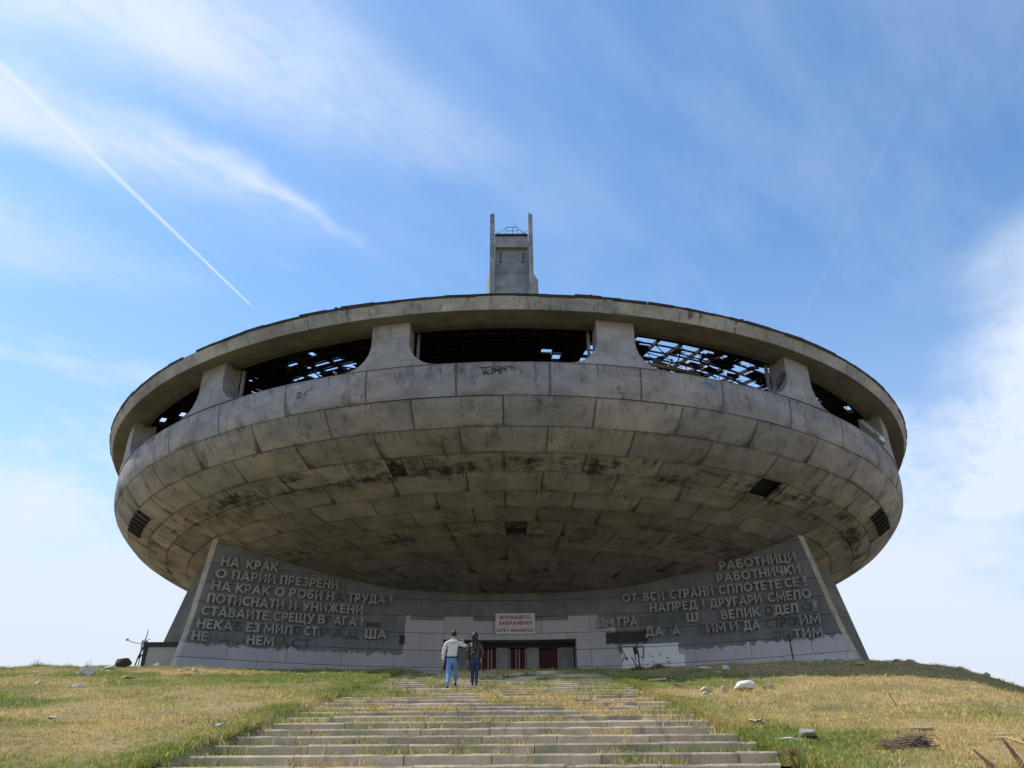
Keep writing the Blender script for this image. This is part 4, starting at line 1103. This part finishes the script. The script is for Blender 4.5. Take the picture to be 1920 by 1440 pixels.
def build_grass():
    rg = np.random.default_rng(3)
    def area(nt, nb, x0, x1, y0, y1, hs, ws, spread):
        y = rg.uniform(y0, y1, nt); x = rg.uniform(x0, x1, nt)
        cn = fbm(x, y, .8, 3, 12); dd = dirtness(x, y)
        k = (np.abs(x) < y * .66 + 1.5) & (rg.random(nt) < .25 + 1.3 * (cn - .2)) & (rg.random(nt) > dd * .97)
        x, y, cn = x[k], y[k], cn[k]
        th = hs * rg.uniform(.35, 1.0, len(x)) ** 1.3 * (.5 + 1.1 * fbm(x, y, 1.7, 2, 50)) * (1 + .9 * (rg.random(len(x)) < .06))
        col = rg.random(len(x))
        sp = spread * rg.uniform(.5, 1.5, len(x)); ix = np.repeat(np.arange(len(x)), nb)
        X = x[ix] + rg.normal(0, 1, len(ix)) * sp[ix]; Y = y[ix] + rg.normal(0, 1, len(ix)) * sp[ix]
        h = th[ix] * rg.uniform(.5, 1.15, len(ix)); w = ws * rg.uniform(.7, 1.3, len(ix)); k = ~on_stairs(X, Y)
        X, Y, h, w, c = X[k], Y[k], h[k], w[k], col[ix][k]
        return X, Y, gz(X, Y), h, w, c
    parts = [area(40000, 10, -13, 12, 7, 17, .105, .0075, .032), area(64000, 8, -25, 25, 16, 42, .135, .012, .06)]
    X = [np.concatenate([p[i] for p in parts]) for i in range(6)]
    rgb = blade_rgb(X[0], X[1], rg, (X[5] - .5) * .7) * (.72 + .6 * X[5][:, None])
    o = blades('grass', X[0], X[1], X[2], X[3], X[4], rgb, rg.uniform(.4, 1.9, len(X[0])), GM, 4)
    tag(o, 'dry and green grass covering the slopes on both sides of the stairs', 'grass', None, 'stuff')
    # grass in the joints of the stairs
    xs, ys, zs = [], [], []
    for k in range(-4, 25):
        y0 = 11.5 + 1.05 * k; zt = .182 * y0 - 1.67 - .03
        n = 2600 if k < 6 else 4200
        x = rg.uniform(ST_L, ST_R, n); yy = (y0 + 1.05 - np.abs(rg.normal(0, .16, n)) - .02) if k < 5 else (y0 + .04 + np.abs(rg.normal(0, .28, n)))
        cl = fbm(x * 1.0, np.full(n, y0 * 3.7), 1.1, 3, 21); thr = .50 if k < 6 else (.49 if k < 11 else .485)
        edge = np.exp(-((x - ST_L) / .9) ** 2) * .5 + np.exp(-((x - ST_R) / .35) ** 2) * .2
        kk = cl + edge > thr; x, yy = x[kk], yy[kk]
        xs.append(x); ys.append(yy); zs.append(np.full(len(x), zt))
    x, y, z = map(np.concatenate, (xs, ys, zs))
    kk = (np.hypot(x + 1.13, y - 26.55) > .30) & (np.hypot(x + 1.96, y - 26.45) > .28) & (np.hypot(x + 1.76, y - 27.25) > .25); x, y, z = x[kk], y[kk], z[kk]
    rgb = blade_rgb(x, y, rg, .05)
    h = rg.uniform(.05, .17, len(x)) * (.3 + 1.4 * fbm(x, y * 3, .6, 2, 30)) * np.where(y < 16.5, 1.25, 1.15); w = .010 * (1 + .03 * np.maximum(y - 10, 0)) * rg.uniform(.8, 1.4, len(x))
    o = blades('stair_grass', x, y, z, h, w, rgb, rg.uniform(.2, 1.3, len(x)), GM, 8)
    tag(o, 'tufts of grass growing in the joints of the stone stairs', 'grass', None, 'stuff')
    # ragged turf overhanging the stair edges
    n = 80000; y = 7 + 30 * rg.random(n) ** 1.3; side = rg.random(n) < .45
    x = np.where(side, ST_L - .22 + rg.normal(0, .13, n) + (fbm(y, y * 0, 1.2, 3, 40) - .5) * .6, ST_R - .10 + np.abs(rg.normal(0, .20, n)))
    z = np.where(x < ST_L + .1, gz(np.minimum(x, ST_L - .05), y), np.where(x > ST_R - .1, gz(x, y), .182 * (11.5 + 1.05 * np.floor((y - 11.5) / 1.05)) - 1.68))
    rgb = blade_rgb(x, y, rg, .0)
    o = blades('edge_grass', x, y, z, rg.uniform(.04, .15, n), .012 * rg.uniform(.8, 1.5, n), rgb, rg.uniform(.2, 1.2, n), GM, 9)
    tag(o, 'longer green grass spilling over both edges of the stairs', 'grass', None, 'stuff')
build_grass()

# ------------------------------------------------------------------ loose stones, rubble and sticks
def rock_mesh(seed, sx, sy, sz, blocky=.0, sub=3):
    import bmesh
    bm = bmesh.new(); bmesh.ops.create_icosphere(bm, subdivisions=sub, radius=1.0); r = random.Random(seed)
    fs = [(Vector((r.gauss(0, 1), r.gauss(0, 1), r.gauss(0, 1))).normalized(), r.uniform(.48, .80)) for _ in range(11)]
    for v in bm.verts:
        p = v.co.copy()
        if blocky: p = Vector([math.copysign(abs(c) ** (1 - .6 * blocky), c) for c in p])
        for n_, d in fs:
            k = p.dot(n_)
            if k > d: p -= n_ * (k - d) * .98
        p *= 1 + r.uniform(-.018, .018); v.co = Vector((p.x * sx, p.y * sy, p.z * sz))
    me = bpy.data.meshes.new('rock'); bm.to_mesh(me); bm.free(); return me
RM = {k: simple('rock_' + k, c, .9, .28, 5, bmp=.03) for k, c in dict(white=(.56, .53, .47), grey=(.30, .29, .25), tan=(.42, .34, .25), brown=(.10, .07, .06), pale=(.44, .39, .29)).items()}
def rock(x, y, sx, sy, sz, mat, label, seed, rz=0, blocky=0, sink=.35, name='rock', cat='rock', group=None, tilt=0):
    me = rock_mesh(seed, sx, sy, sz, blocky); me.materials.append(RM[mat]); me.name = name
    o = ob(name, me, None, (x, y, float(gz(x, y)) + sz * (1 - sink)), rz); o.rotation_euler = (tilt, 0, rz)
    return tag(o, label, cat, group)
G1 = 'loose stones on the grass'
rock(-15.6, 31.4, .33, .22, .21, 'white', 'large pale angular boulder on the left slope near the crest', 3, .3, .5, .3, 'boulder', 'boulder')
rock(-16.9, 36.9, .46, .3, .26, 'brown', 'dark brown lump of rock at the left crest beside the booth', 5, .1, .2, .25, 'boulder', 'boulder')
rock(-16.6, 35.2, .30, .2, .12, 'white', 'pale broken stone just right of the large left boulder', 6, .2, .4)
rock(-15.75, 37.6, .22, .16, .13, 'tan', 'tan stone behind the dark brown lump at the left crest', 7)
rock(-13.3, 29.6, .33, .2, .07, 'pale', 'flat pale slab in the grass below the left crest', 8, .1, .6)
rock(-13.0, 25.7, .25, .16, .085, 'white', 'whitish flat stone in the middle of the left slope', 9, -.2, .3)
rock(-16.2, 28.8, .20, .12, .06, 'pale', 'small flat stone nearest the left edge of the photo', 10)
rock(-14.9, 26.9, .14, .1, .085, 'white', 'small pale pointed stone left of the whitish flat stone', 11)
rock(-9.2, 17.45, .13, .10, .05, 'pale', 'pale stone sunk low in the dry grass at lower left', 12)
rock(-15.3, 36.6, .14, .12, .16, 'white', 'upright white stone in front of the booth', 13)
rock(5.17, 22.5, .20, .16, .135, 'tan', 'tan square block on the right slope beside the stairs', 14, .2, .9, .3, 'stone_block', 'stone block')
rock(5.70, 22.75, .12, .11, .12, 'tan', 'broken tan chunk right of the square block', 15, .7, .6)
rock(5.00, 22.0, .09, .08, .05, 'white', 'small pale stone at the foot of the tan square block', 16)
rock(6.22, 22.7, .33, .22, .175, 'white', 'large smooth cream boulder on the right slope', 17, 0, .2, .3, 'boulder', 'boulder')
rock(6.88, 22.8, .19, .14, .09, 'pale', 'low weathered stone right of the cream boulder', 18)
rock(4.24, 13.35, .24, .13, .055, 'white', 'flat white slab beside the lower end of the stairs', 19, .25, .6)
rock(4.62, 13.5, .15, .12, .10, 'grey', 'grey rectangular stone leaning on the flat white slab', 20, .3, .85, .3)
rock(6.62, 14.35, .30, .10, .05, 'tan', 'long tan slab lying flat in the dry grass at lower right', 21, -.35, .8, .3)
rock(7.65, 13.6, .16, .11, .06, 'pale', 'worn stone nearest the right edge of the photo', 22)
rock(14.3, 34.6, .36, .24, .09, 'pale', 'pale slab on the right crest beside the right leg', 23, .1, .8)
rock(8.3, 32.6, .20, .16, .12, 'white', 'white broken stone in the shade before the right wall', 24)
rock(7.6, 31.3, .22, .14, .06, 'pale', 'pale flat stone where sun meets shade on the right slope', 25)
rock(7.75, 33.6, .34, .16, .08, 'white', 'elongated white stone in the shade before the right wall', 26, .3)
def clutter():
    r = random.Random(8)
    # small scattered stones: left crest and dirt patch, right crest
    lib = []
    for s in range(6):
        me = rock_mesh(50 + s, 1, .75, .45, .4, 1); me.name = 'rubble_stone'; me.materials.append(RM[['white', 'pale', 'tan', 'grey', 'pale', 'tan'][s]]); lib.append(me)
    def where(x, y):
        return ('far left', 'left', 'middle left', 'middle', 'middle right', 'right', 'far right')[min(6, max(0, int((x - BX[0]) / (BX[1] - BX[0]) * 7)))] + ' ' + ('front', 'middle', 'back')[min(2, max(0, int((y - BX[2]) / (BX[3] - BX[2]) * 3)))]
    BX = [0, 1, 0, 1]
    def put(x, y, s, label, group, k=None):
        o = ob('rubble_stone', lib[r.randrange(6) if k is None else k], None, (x, y, float(gz(x, y)) + s * .15), r.uniform(0, 3)); o.scale = (s, s, s)
        col = ['whitish', 'pale', 'tan', 'grey', 'cream', 'brownish'][lib.index(o.data)]; sz = 'larger' if s > .14 else ('middling' if s > .09 else 'tiny')
        tag(o, (sz + ' ' + col + ' ' + label) % where(x, y), 'stone', group)
    BX[:] = [-16, -8, 33, 37]
    for i in range(34):
        x = r.gauss(-12.0, 1.7); y = r.gauss(35, 1.1); put(x, y, r.uniform(.06, .19), 'rubble at the %s of the reddish dirt patch', 'rubble on the dirt patch', None)
    BX[:] = [-8.6, -5.4, 31.5, 36]
    for i in range(12):
        x = r.uniform(-8.6, -5.4); y = r.uniform(31.5, 36); put(x, y, r.uniform(.06, .16), 'stone at the %s of the green turf beside the stair top', 'stones left of the stair top', r.choice([0, 1]))
    BX[:] = [-20, -13.5, 28, 37]
    for i in range(26):
        x = r.uniform(-20, -13.5); y = r.uniform(28, 37); put(x, y, r.uniform(.06, .17), 'stone at the %s of the upper left slope', 'stones on the upper left slope')
    BX[:] = [5, 19, 16, 30]
    for i in range(20):
        x = r.uniform(5, 19); y = r.uniform(16, 30); put(x, y, r.uniform(.04, .09), 'stone in grass at the %s of the right slope', 'stones on the right slope')
    BX[:] = [12.5, 22.5, 36.5, 38.6]
    for i in range(30):
        x = r.uniform(12.5, 22.5); y = r.uniform(36.5, 38.6); put(x, y, r.uniform(.12, .30), 'rough stone at the %s of the shaded right crest', 'stones along the right crest', r.choice([3, 4, 5]))
clutter()
wood = simple('weathered_brown_wood', (.11, .065, .045), .9, .3, 8); woodp = simple('dry_grey_wood', (.34, .26, .17), .9, .3, 8)
def stick(name, label, cat, pts, rad, mat, n=6):
    a = Vector(pts[0]); t = thing(name, label, cat, a)
    mb = MB(); mb.tube([Vector(p) - a for p in pts], rad, n); o = mb.build(name, mat)
    bpy.data.objects.remove(t); o.location = a; return tag(o, label, cat)
g = lambda x, y, h=0: (x, y, float(gz(x, y)) + h)
stick('wooden_plank', 'short weathered plank lying by the top right of the stairs', 'plank', [g(4.4, 27.3, .06), g(5.2, 28.5, .10)], .05, woodp, 4)
stick('dark_stick', 'thin dark stick lying on the yellow grass right of the stairs', 'stick', [g(4.95, 26.2, .10), g(4.95, 24.6, .05)], .028, wood)
stick('wooden_stake', 'left one of two dark split stakes at the lower right corner', 'stake', [g(5.72, 10.35, -.1), g(5.66, 10.5, .06), g(5.60, 10.7, .19)], [.028, .026, .010], wood)
stick('wooden_stake', 'taller right stake of the two at the lower right corner', 'stake', [g(6.02, 10.35, -.1), g(6.00, 10.5, .12), g(5.93, 10.6, .33)], [.032, .03, .008], wood)
stick('fallen_branch', 'pale bare branch at the right edge above the stakes', 'branch', [g(7.0, 12.9, .02), g(7.2, 12.75, .05), g(7.35, 12.4, .03), g(7.7, 12.3, .05)], [.008, .014, .014, .02], simple('bleached_branch', (.55, .44, .30), .9, .1))
stick('thin_stake', 'thin upright twig standing in the dry right slope', 'twig', [g(8.12, 18.1, 0), g(8.04, 18.2, .3)], .012, simple('green_twig', (.12, .13, .05), .9, .1), 5)
stick('iron_rod', 'thin dark rod standing before the right wall', 'rod', [g(16.55, 49.2, -.2), g(16.5, 49.2, 1.8)], .045, M['dgrey'], 5)
stick('iron_rod', 'thin dark rod standing beside the painted tag', 'rod', [g(8.1, 52.6, -.2), g(7.95, 52.6, 1.9)], .04, M['dgrey'], 5)
def weedy(name, label, cat, x, y, n, h, spread, cols, seed, lean=.6, w=.008):
    rg = np.random.default_rng(seed); rr = np.abs(rg.normal(0, spread, n)); a = rg.uniform(0, 2 * PI, n)
    X = x + rr * np.cos(a); Y = y + rr * np.sin(a); c = np.array(cols)[rg.integers(0, len(cols), n)] * rg.uniform(.6, 1.3, (n, 1))
    z0 = gz(X, Y)
    o = blades(name, X, Y, z0, h * rg.uniform(.4, 1.1, n) * np.exp(-(rr / (spread * 2)) ** 2), np.full(n, w), c, rg.uniform(-.1, lean, n) + .2, GM, seed)
    return tag(o, label, cat, None, None)
weedy('dry_weed', 'dead tangled weed clump at the lower right end of the stairs', 'weed', 3.86, 12.0, 1100, .15, .24, [(.20, .13, .07), (.42, .31, .17)], 71, 2.2, .009)
weedy('dry_weed', 'dry ochre weeds growing at the wall foot right of the doors', 'weed', 5.6, 37.0, 700, .30, .32, [(.33, .26, .10), (.13, .15, .05)], 72, .8, .022)
weedy('low_shrub', 'low green and straw scrub before the white painted tag', 'shrub', 6.5, 37.1, 500, .30, .28, [(.10, .13, .04), (.36, .27, .13)], 73, .8, .022)
weedy('thin_weed', 'bare spindly weed on the far left crest', 'weed', -18.3, 36.6, 7, .5, .12, [(.12, .12, .09)], 74, .4, .02)
weedy('thin_weed', 'dry spindly weed on the right slope near the photo edge', 'weed', 9.1, 16.3, 22, .34, .05, [(.25, .19, .12)], 75, .7, .006)
weedy('thin_weed', 'tall thin stalk near the left end of the crest', 'weed', -20.8, 37.0, 14, .5, .15, [(.14, .17, .09)], 76, .5, .02)
# the uprooted root ball
def root():
    bx, by = 5.80, 12.75
    t = thing('root_ball', 'uprooted brown root ball lying on the lower right slope', 'root', g(bx, by, 0))
    z0 = float(gz(bx, by)); r = random.Random(4); mb = MB()
    for i in range(260):
        k = r.random(); cx = -.20 + .30 * k; cy = .30 - .60 * k; rad = .04 + .13 * k ** .7
        a = r.uniform(0, PI); x = cx + math.cos(a) * rad; y = cy + r.uniform(-.1, .1)
        gzz = float(gz(bx + x, by + y)) - z0; p = Vector((x, y, gzz + math.sin(a) * rad * 1.3 + .01))
        d = Vector((-.14, .16, .05)) * r.uniform(.3, 1) + Vector((r.uniform(-.08, .08), r.uniform(-.08, .08), r.uniform(-.05, .05)))
        mb.tube([p, p + d * .5 + Vector((0, 0, r.uniform(-.02, .03))), p + d], [.008, .006, .003], 4)
    mb.build('roots', simple('root_bark', (.24, .17, .11), .95, .5, 20), t)
    me = rock_mesh(44, .17, .26, .15, 0, 3); me.materials.append(RM['brown']); o = ob('soil_clod', me, t, (.04, -.10, .05))
root()
def trash(x, y, label, seed, col):
    import bmesh
    bm = bmesh.new(); bmesh.ops.create_grid(bm, x_segments=6, y_segments=5, size=.12); r = random.Random(seed)
    for v in bm.verts: v.co.z += r.uniform(0, .07); v.co.x += r.uniform(-.02, .02)
    bmesh.ops.solidify(bm, geom=bm.faces[:], thickness=.004)
    me = bpy.data.meshes.new('crumpled_litter'); bm.to_mesh(me); bm.free(); me.materials.append(simple('litter_' + str(seed), col, .6, .2, 30))
    tag(ob('crumpled_litter', me, None, g(x, y, .04), r.uniform(0, 3)), label, 'litter')
trash(-5.2, 15.7, 'crumpled grey scrap in the grass left of the stairs', 1, (.35, .34, .36))
trash(4.32, 15.3, 'crumpled pale scrap in the grass right of the stairs', 2, (.55, .53, .47))
# black writing on a stair riser
yk = 11.5 + 1.05 * 10 - .016; zk = .182 * (11.5 + 10.5) - 1.67
text_flat(stair, 'ГРЕШЕН АНГЕЛ КРАСИ', -.45, 1.45, zk - .155, .10, yk - .012, M['ink'], 'painted_writing', .14)

# ------------------------------------------------------------------ people
def skin(name, J, E, mat, parent, sub=2, root=0, fold=0.0, fs=(9, 9, 9), seed=0):
    me = bpy.data.meshes.new(name); me.from_pydata([j[0] for j in J], E, []); o = bpy.data.objects.new(name, me); COL.objects.link(o)
    o.modifiers.new('s', 'SKIN'); o.modifiers['s'].use_smooth_shade = True
    for i, j in enumerate(J):
        rr = j[1] if hasattr(j[1], '__len__') else (j[1], j[1]); me.skin_vertices[0].data[i].radius = rr
    me.skin_vertices[0].data[root].use_root = True
    if sub: mm = o.modifiers.new('u', 'SUBSURF'); mm.levels = sub; mm.render_levels = sub
    m2 = bpy.data.meshes.new_from_object(o.evaluated_get(bpy.context.evaluated_depsgraph_get())); bpy.data.objects.remove(o)
    if fold:
        nrm = [v.normal.copy() for v in m2.vertices]
        for v, n_ in zip(m2.vertices, nrm):
            q = Vector((v.co.x * fs[0] + seed, v.co.y * fs[1], v.co.z * fs[2] + v.co.x * 6)); v.co += n_ * (mnoise.noise(q) + .5 * mnoise.noise(q * 2.3)) * fold
    m2.name = name; m2.materials.clear(); m2.materials.append(mat)
    m2.polygons.foreach_set('use_smooth', [True] * len(m2.polygons)); return ob(name, m2, parent)
def chain(n, off=0): return [(i + off, i + off + 1) for i in range(n - 1)]
PM = {k: simple('cloth_' + k, c, .85, v, 9, bmp=.015) for k, (c, v) in dict(hoodie=((.60, .60, .60), .10), jeans=((.13, .27, .52), .30), dark_jeans=((.022, .045, .10), .3), jacket=((.075, .07, .055), .3),
      shoe=((.03, .035, .05), .2), coral=((.80, .16, .17), .1), sole=((.6, .6, .58), .1), bag=((.022, .04, .06), .3), strap=((.35, .42, .45), .1), belt=((.02, .015, .015), .1)).items()}
PM['skin'] = simple('skin_tone', (.50, .30, .21), .55, .05, 9); PM['hair'] = simple('dark_hair', (.018, .013, .012), .5, .3, 30)
def hand(J, E, wrist, i_w, d, side, up, s=1.0):
    """palm plus four fingers and a thumb growing from joint i_w; d = hand direction"""
    d = Vector(d).normalized(); side = Vector(side).normalized(); w = Vector(wrist)
    J.append((tuple(w + d * .05 * s), (.030 * s, .018 * s))); p = len(J) - 1; E.append((i_w, p))
    for k, (o_, L) in enumerate(((-.026, .070), (-.009, .082), (.009, .076), (.026, .060))):
        a = w + d * .085 * s + side * o_ * s; curl = Vector(up) * -.012
        J.append((tuple(a), .0095)); q = len(J) - 1; E.append((p, q))
        J.append((tuple(a + d * L * .5 * s + curl * .4), .0088)); E.append((q, q + 1)); J.append((tuple(a + d * L * s + curl * 1.6), .0075)); E.append((q + 1, q + 2))
    a = w + d * .035 * s - side * .034 * s; J.append((tuple(a), .011)); q = len(J) - 1; E.append((p, q)); J.append((tuple(a + d * .05 * s - side * .018 * s), .009)); E.append((q, q + 1))
def person(name, label, loc, scale, spec):
    t = thing(name, label, 'person', loc); t.scale = (scale,) * 3; spec(t); return t
def head_parts(t, c, hairmat, long=False):
    import bmesh
    bm = bmesh.new(); bmesh.ops.create_uvsphere(bm, u_segments=20, v_segments=14, radius=1.0)
    for v in bm.verts:
        x, y, z = v.co; f = 1 - .22 * max(0, -z) * (1 if y < .2 else .7)
        v.co = Vector((x * .076 * f, y * .094 * f, z * .118 + (.0)))
        if y > .8 and abs(x) < .25 and -.35 < z < .15: v.co.y += .018          # nose
        if y > .8 and abs(x) < .4 and -.6 < z < -.45: v.co.y += .004         # mouth
        if abs(x) > .93 and abs(z) < .35: v.co.x *= 1.12                      # ears
        if y > .7 and .1 < z < .3 and .2 < abs(x) < .5: v.co.y -= .006        # eye sockets
    me = bpy.data.meshes.new('head'); bm.to_mesh(me); bm.free(); me.materials.append(PM['skin']); me.polygons.foreach_set('use_smooth', [True] * len(me.polygons))
    o = ob('head', me, t, c)
    bm = bmesh.new(); bmesh.ops.create_uvsphere(bm, u_segments=22, v_segments=16, radius=1.0)
    dele = []
    for v in bm.verts:
        x, y, z = v.co
        if (y > .35 and z < .35) or z < (-.62 if not long else -2): dele.append(v)
        r = 1 + .03 * math.sin(x * 23 + z * 17); v.co = Vector((x * .088 * r, y * .108 * r - .006, z * .128 * r + .004))
    bmesh.ops.delete(bm, geom=dele, context='VERTS')
    me = bpy.data.meshes.new('hair'); bm.to_mesh(me); bm.free(); me.materials.append(hairmat); me.polygons.foreach_set('use_smooth', [True] * len(me.polygons))
    h = ob('hair', me, t, c)
    for s in (-1, 1):
        bm = bmesh.new(); bmesh.ops.create_uvsphere(bm, u_segments=8, v_segments=6, radius=.011)
        me = bpy.data.meshes.new('eye'); bm.to_mesh(me); bm.free(); me.materials.append(PM['sole']); ob('eye', me, o, (s * .030, .083, .015))
def man(t):
    # local frame: +y forward (up the stairs), +x right, z up; right foot is one step higher
    f2 = .19
    J = [((0, 0, .96), (.13, .10)), ((.01, .0, 1.12), (.12, .09)), ((.02, .01, 1.32), (.15, .10)), ((.03, .02, 1.47), (.075, .07)), ((.035, .03, 1.58), (.055, .055)), ((.04, .035, 1.63), (.055, .06))]
    E = chain(6)
    def arm(sh, el, wr, hd, sd_, up):
        b = len(J); J.append((sh, .055)); E.append((2, b)); J.append((el, .042)); E.append((b, b + 1)); J.append((wr, .028)); E.append((b + 1, b + 2)); hand(J, E, wr, b + 2, hd, sd_, up)
    arm((-.17, 0, 1.42), (-.25, -.02, 1.13), (-.27, .06, .86), (-.02, .25, -1), (0, 1, .2), (1, 0, 0))
    arm((.20, .02, 1.42), (.44, .01, 1.31), (.30, .05, 1.53), (-.6, .05, .75), (.2, 1, .2), (-1, 0, 0))
    def leg(hip, kn, an, toe):
        b = len(J); J.append((hip, .085)); E.append((0, b)); J.append((kn, .058)); E.append((b, b + 1)); J.append((an, .04)); E.append((b + 1, b + 2)); J.append((toe, .035)); E.append((b + 2, b + 3))
    LA, RA = (-.10, -.30, .08), (.10, .42, .09 + f2)
    LK, RK = (-.09, -.04, .50), (.10, .26, .62)
    leg((-.09, 0, .90), LK, LA, (-.12, -.16, .04)); leg((.09, .02, .91), RK, RA, (.11, .58, .04 + f2))
    skin('body', J, E, PM['skin'], t, 1)
    # hoodie
    JH = [((0, 0, .95), (.190, .135)), ((.0, -.01, 1.12), (.180, .125)), ((.015, 0, 1.32), (.200, .130)), ((.03, .0, 1.44), (.150, .110)), ((.035, .0, 1.52), (.085, .085))]; EH = chain(5)
    b = len(JH); JH += [((-.19, 0, 1.42), .080), ((-.26, -.02, 1.15), .066), ((-.28, .05, .90), .050)]; EH += [(3, b), (b, b + 1), (b + 1, b + 2)]
    b = len(JH); JH += [((.21, .02, 1.42), .080), ((.455, .01, 1.315), .066), ((.425, .025, 1.38), .058)]; EH += [(3, b), (b, b + 1), (b + 1, b + 2)]
    skin('hoodie', JH, EH, PM['hoodie'], t, 3, fold=.017, fs=(5, 5, 15))
    skin('hood', [((-.10, -.06, 1.49), (.050, .055)), ((-.05, -.115, 1.455), (.055, .055)), ((.03, -.135, 1.44), (.06, .055)), ((.11, -.115, 1.455), (.055, .055)), ((.16, -.05, 1.49), (.045, .055))], chain(5), PM['hoodie'], t, 2, fold=.010, fs=(12, 12, 14))
    JJ = [((0, 0, 1.08), (.150, .110)), ((0, -.01, .90), (.170, .130))]; EJ = [(0, 1)]
    for (h, k, a) in (((-.095, 0, .84), LK, LA), ((.095, .02, .85), RK, RA)):
        b = len(JJ); a2 = Vector(a) + Vector((0, 0, .03)); JJ += [(h, .108), (tuple(Vector(k)), .080), (tuple(Vector(k).lerp(a2, .5)), .075), (tuple(a2), .082)]; EJ += [(1, b), (b, b + 1), (b + 1, b + 2), (b + 2, b + 3)]
    skin('jeans', JJ, EJ, PM['jeans'], t, 3, fold=.014, fs=(5, 5, 14), seed=3)
    mb = MB(); n = 20
    V = [(math.cos(2 * PI * i / n) * .172, math.sin(2 * PI * i / n) * .132, z) for z in (.955, .985) for i in range(n)]
    mb.add(V, [(i, (i + 1) % n, n + (i + 1) % n, n + i) for i in range(n)]); mb.build('belt', PM['belt'], t)
    for a, z in ((LA, 0), (RA, f2)):
        skin('shoe', [((a[0], a[1] - .05, z + .05), (.045, .048)), ((a[0], a[1] + .06, z + .045), (.048, .042)), ((a[0] - .01, a[1] + .17, z + .035), (.045, .032))], chain(3), PM['shoe'], t)
    head_parts(t, (.045, .045, 1.70), PM['hair'])
def woman(t):
    J = [((0, 0, .92), (.12, .09)), ((0, 0, 1.08), (.10, .075)), ((0, .01, 1.28), (.125, .085)), ((0, .01, 1.40), (.06, .055)), ((0, .02, 1.50), (.045, .045)), ((0, .03, 1.56), (.05, .05))]; E = chain(6)
    def arm(sh, el, wr, hd, sd_, up):
        b = len(J); J.append((sh, .042)); E.append((2, b)); J.append((el, .034)); E.append((b, b + 1)); J.append((wr, .024)); E.append((b + 1, b + 2)); hand(J, E, wr, b + 2, hd, sd_, up, .9)
    arm((-.15, 0, 1.34), (-.235, -.02, 1.08), (-.20, .05, .84), (.05, .2, -1), (0, 1, .2), (1, 0, 0))
    arm((.15, 0, 1.34), (.25, .0, 1.10), (.20, .16, .92), (-.2, .6, -.6), (0, 1, .2), (-1, 0, 0))
    LA, RA = (-.055, -.02, .08), (.065, -.06, .08)
    LK, RK = (-.065, .02, .48), (.07, .0, .48)
    for (h, k, a) in (((-.075, 0, .86), LK, LA), ((.075, 0, .86), RK, RA)):
        b = len(J); J.append((h, .08)); E.append((0, b)); J.append((k, .05)); E.append((b, b + 1)); J.append((a, .034)); E.append((b + 1, b + 2)); J.append(((a[0], a[1] + .12, .04), .03)); E.append((b + 2, b + 3))
    skin('body', J, E, PM['skin'], t, 1)
    JH = [((0, 0, .88), (.170, .130)), ((0, 0, 1.05), (.145, .105)), ((0, 0, 1.26), (.165, .110)), ((0, 0, 1.37), (.115, .09)), ((0, .01, 1.43), (.06, .065))]; EH = chain(5)
    b = len(JH); JH += [((-.16, 0, 1.34), .064), ((-.245, -.02, 1.09), .055), ((-.21, .04, .87), .042)]; EH += [(3, b), (b, b + 1), (b + 1, b + 2)]
    b = len(JH); JH += [((.16, 0, 1.34), .064), ((.26, 0, 1.11), .055), ((.21, .14, .95), .042)]; EH += [(3, b), (b, b + 1), (b + 1, b + 2)]
    skin('jacket', JH, EH, PM['jacket'], t, 3, fold=.016, fs=(6, 6, 15), seed=8)
    JJ = [((0, 0, 1.03), (.13, .10)), ((0, -.02, .87), (.165, .130))]; EJ = [(0, 1)]
    for (h, k, a) in (((-.08, 0, .80), LK, LA), ((.08, 0, .80), RK, RA)):
        b = len(JJ); JJ += [(h, .092), (k, .060), (tuple(Vector(k).lerp(Vector(a), .5)), .055), (tuple(Vector(a) + Vector((0, 0, .03))), .038)]; EJ += [(1, b), (b, b + 1), (b + 1, b + 2), (b + 2, b + 3)]
    skin('jeans', JJ, EJ, PM['dark_jeans'], t, 3, fold=.008, fs=(6, 6, 18), seed=5)
    for a in (LA, RA):
        skin('shoe', [((a[0], a[1] - .04, .05), (.038, .042)), ((a[0], a[1] + .06, .045), (.042, .036)), ((a[0], a[1] + .15, .035), (.038, .026))], chain(3), PM['coral'], t)
        mb = MB(); mb.box(a[0] - .045, a[0] + .045, a[1] - .09, a[1] + .19, 0, .022); mb.build('sole', PM['sole'], t)
    head_parts(t, (0, .035, 1.625), PM['hair'], True)
    skin('long_hair', [((0, 0, 1.70), (.10, .09)), ((0, -.04, 1.58), (.108, .070)), ((.01, -.085, 1.42), (.115, .052)), ((.04, -.115, 1.28), (.090, .042)), ((.05, -.12, 1.12), (.028, .02))], chain(5), PM['hair'], t, 3, fold=.022, fs=(30, 18, 4), seed=2)
def backpack():
    t = thing('backpack', 'small dark teal backpack worn by the long-haired woman', 'backpack', (-1.13, 26.62 - .19, 3.10 + .98))
    skin('bag_body', [((-.06, 0, 0), (.10, .06)), ((-.05, -.01, .12), (.105, .065)), ((-.04, 0, .24), (.085, .055))], chain(3), PM['bag'], t)
    mb = MB(); mb.tube([(-.10, .04, .28), (-.09, .10, .38), (-.10, .14, .42)], .014); mb.build('strap', PM['strap'], t)
    mb = MB(); mb.tube([(.02, .04, .28), (.06, .10, .38), (.10, .14, .42)], .014); mb.build('strap', PM['strap'], t)
    mb = MB(); mb.bar((-.13, -.075, .02), (-.02, -.085, .13), .022, .01); mb.build('zip', PM['strap'], t)
person('person', 'person in light grey hoodie and blue jeans climbing with one arm raised', (-1.86, 26.75, 3.10), 1.0, man)
person('person', 'person with long dark hair, dark jacket, navy jeans and coral shoes', (-1.13, 26.62, 3.10), 1.0, woman)
backpack()
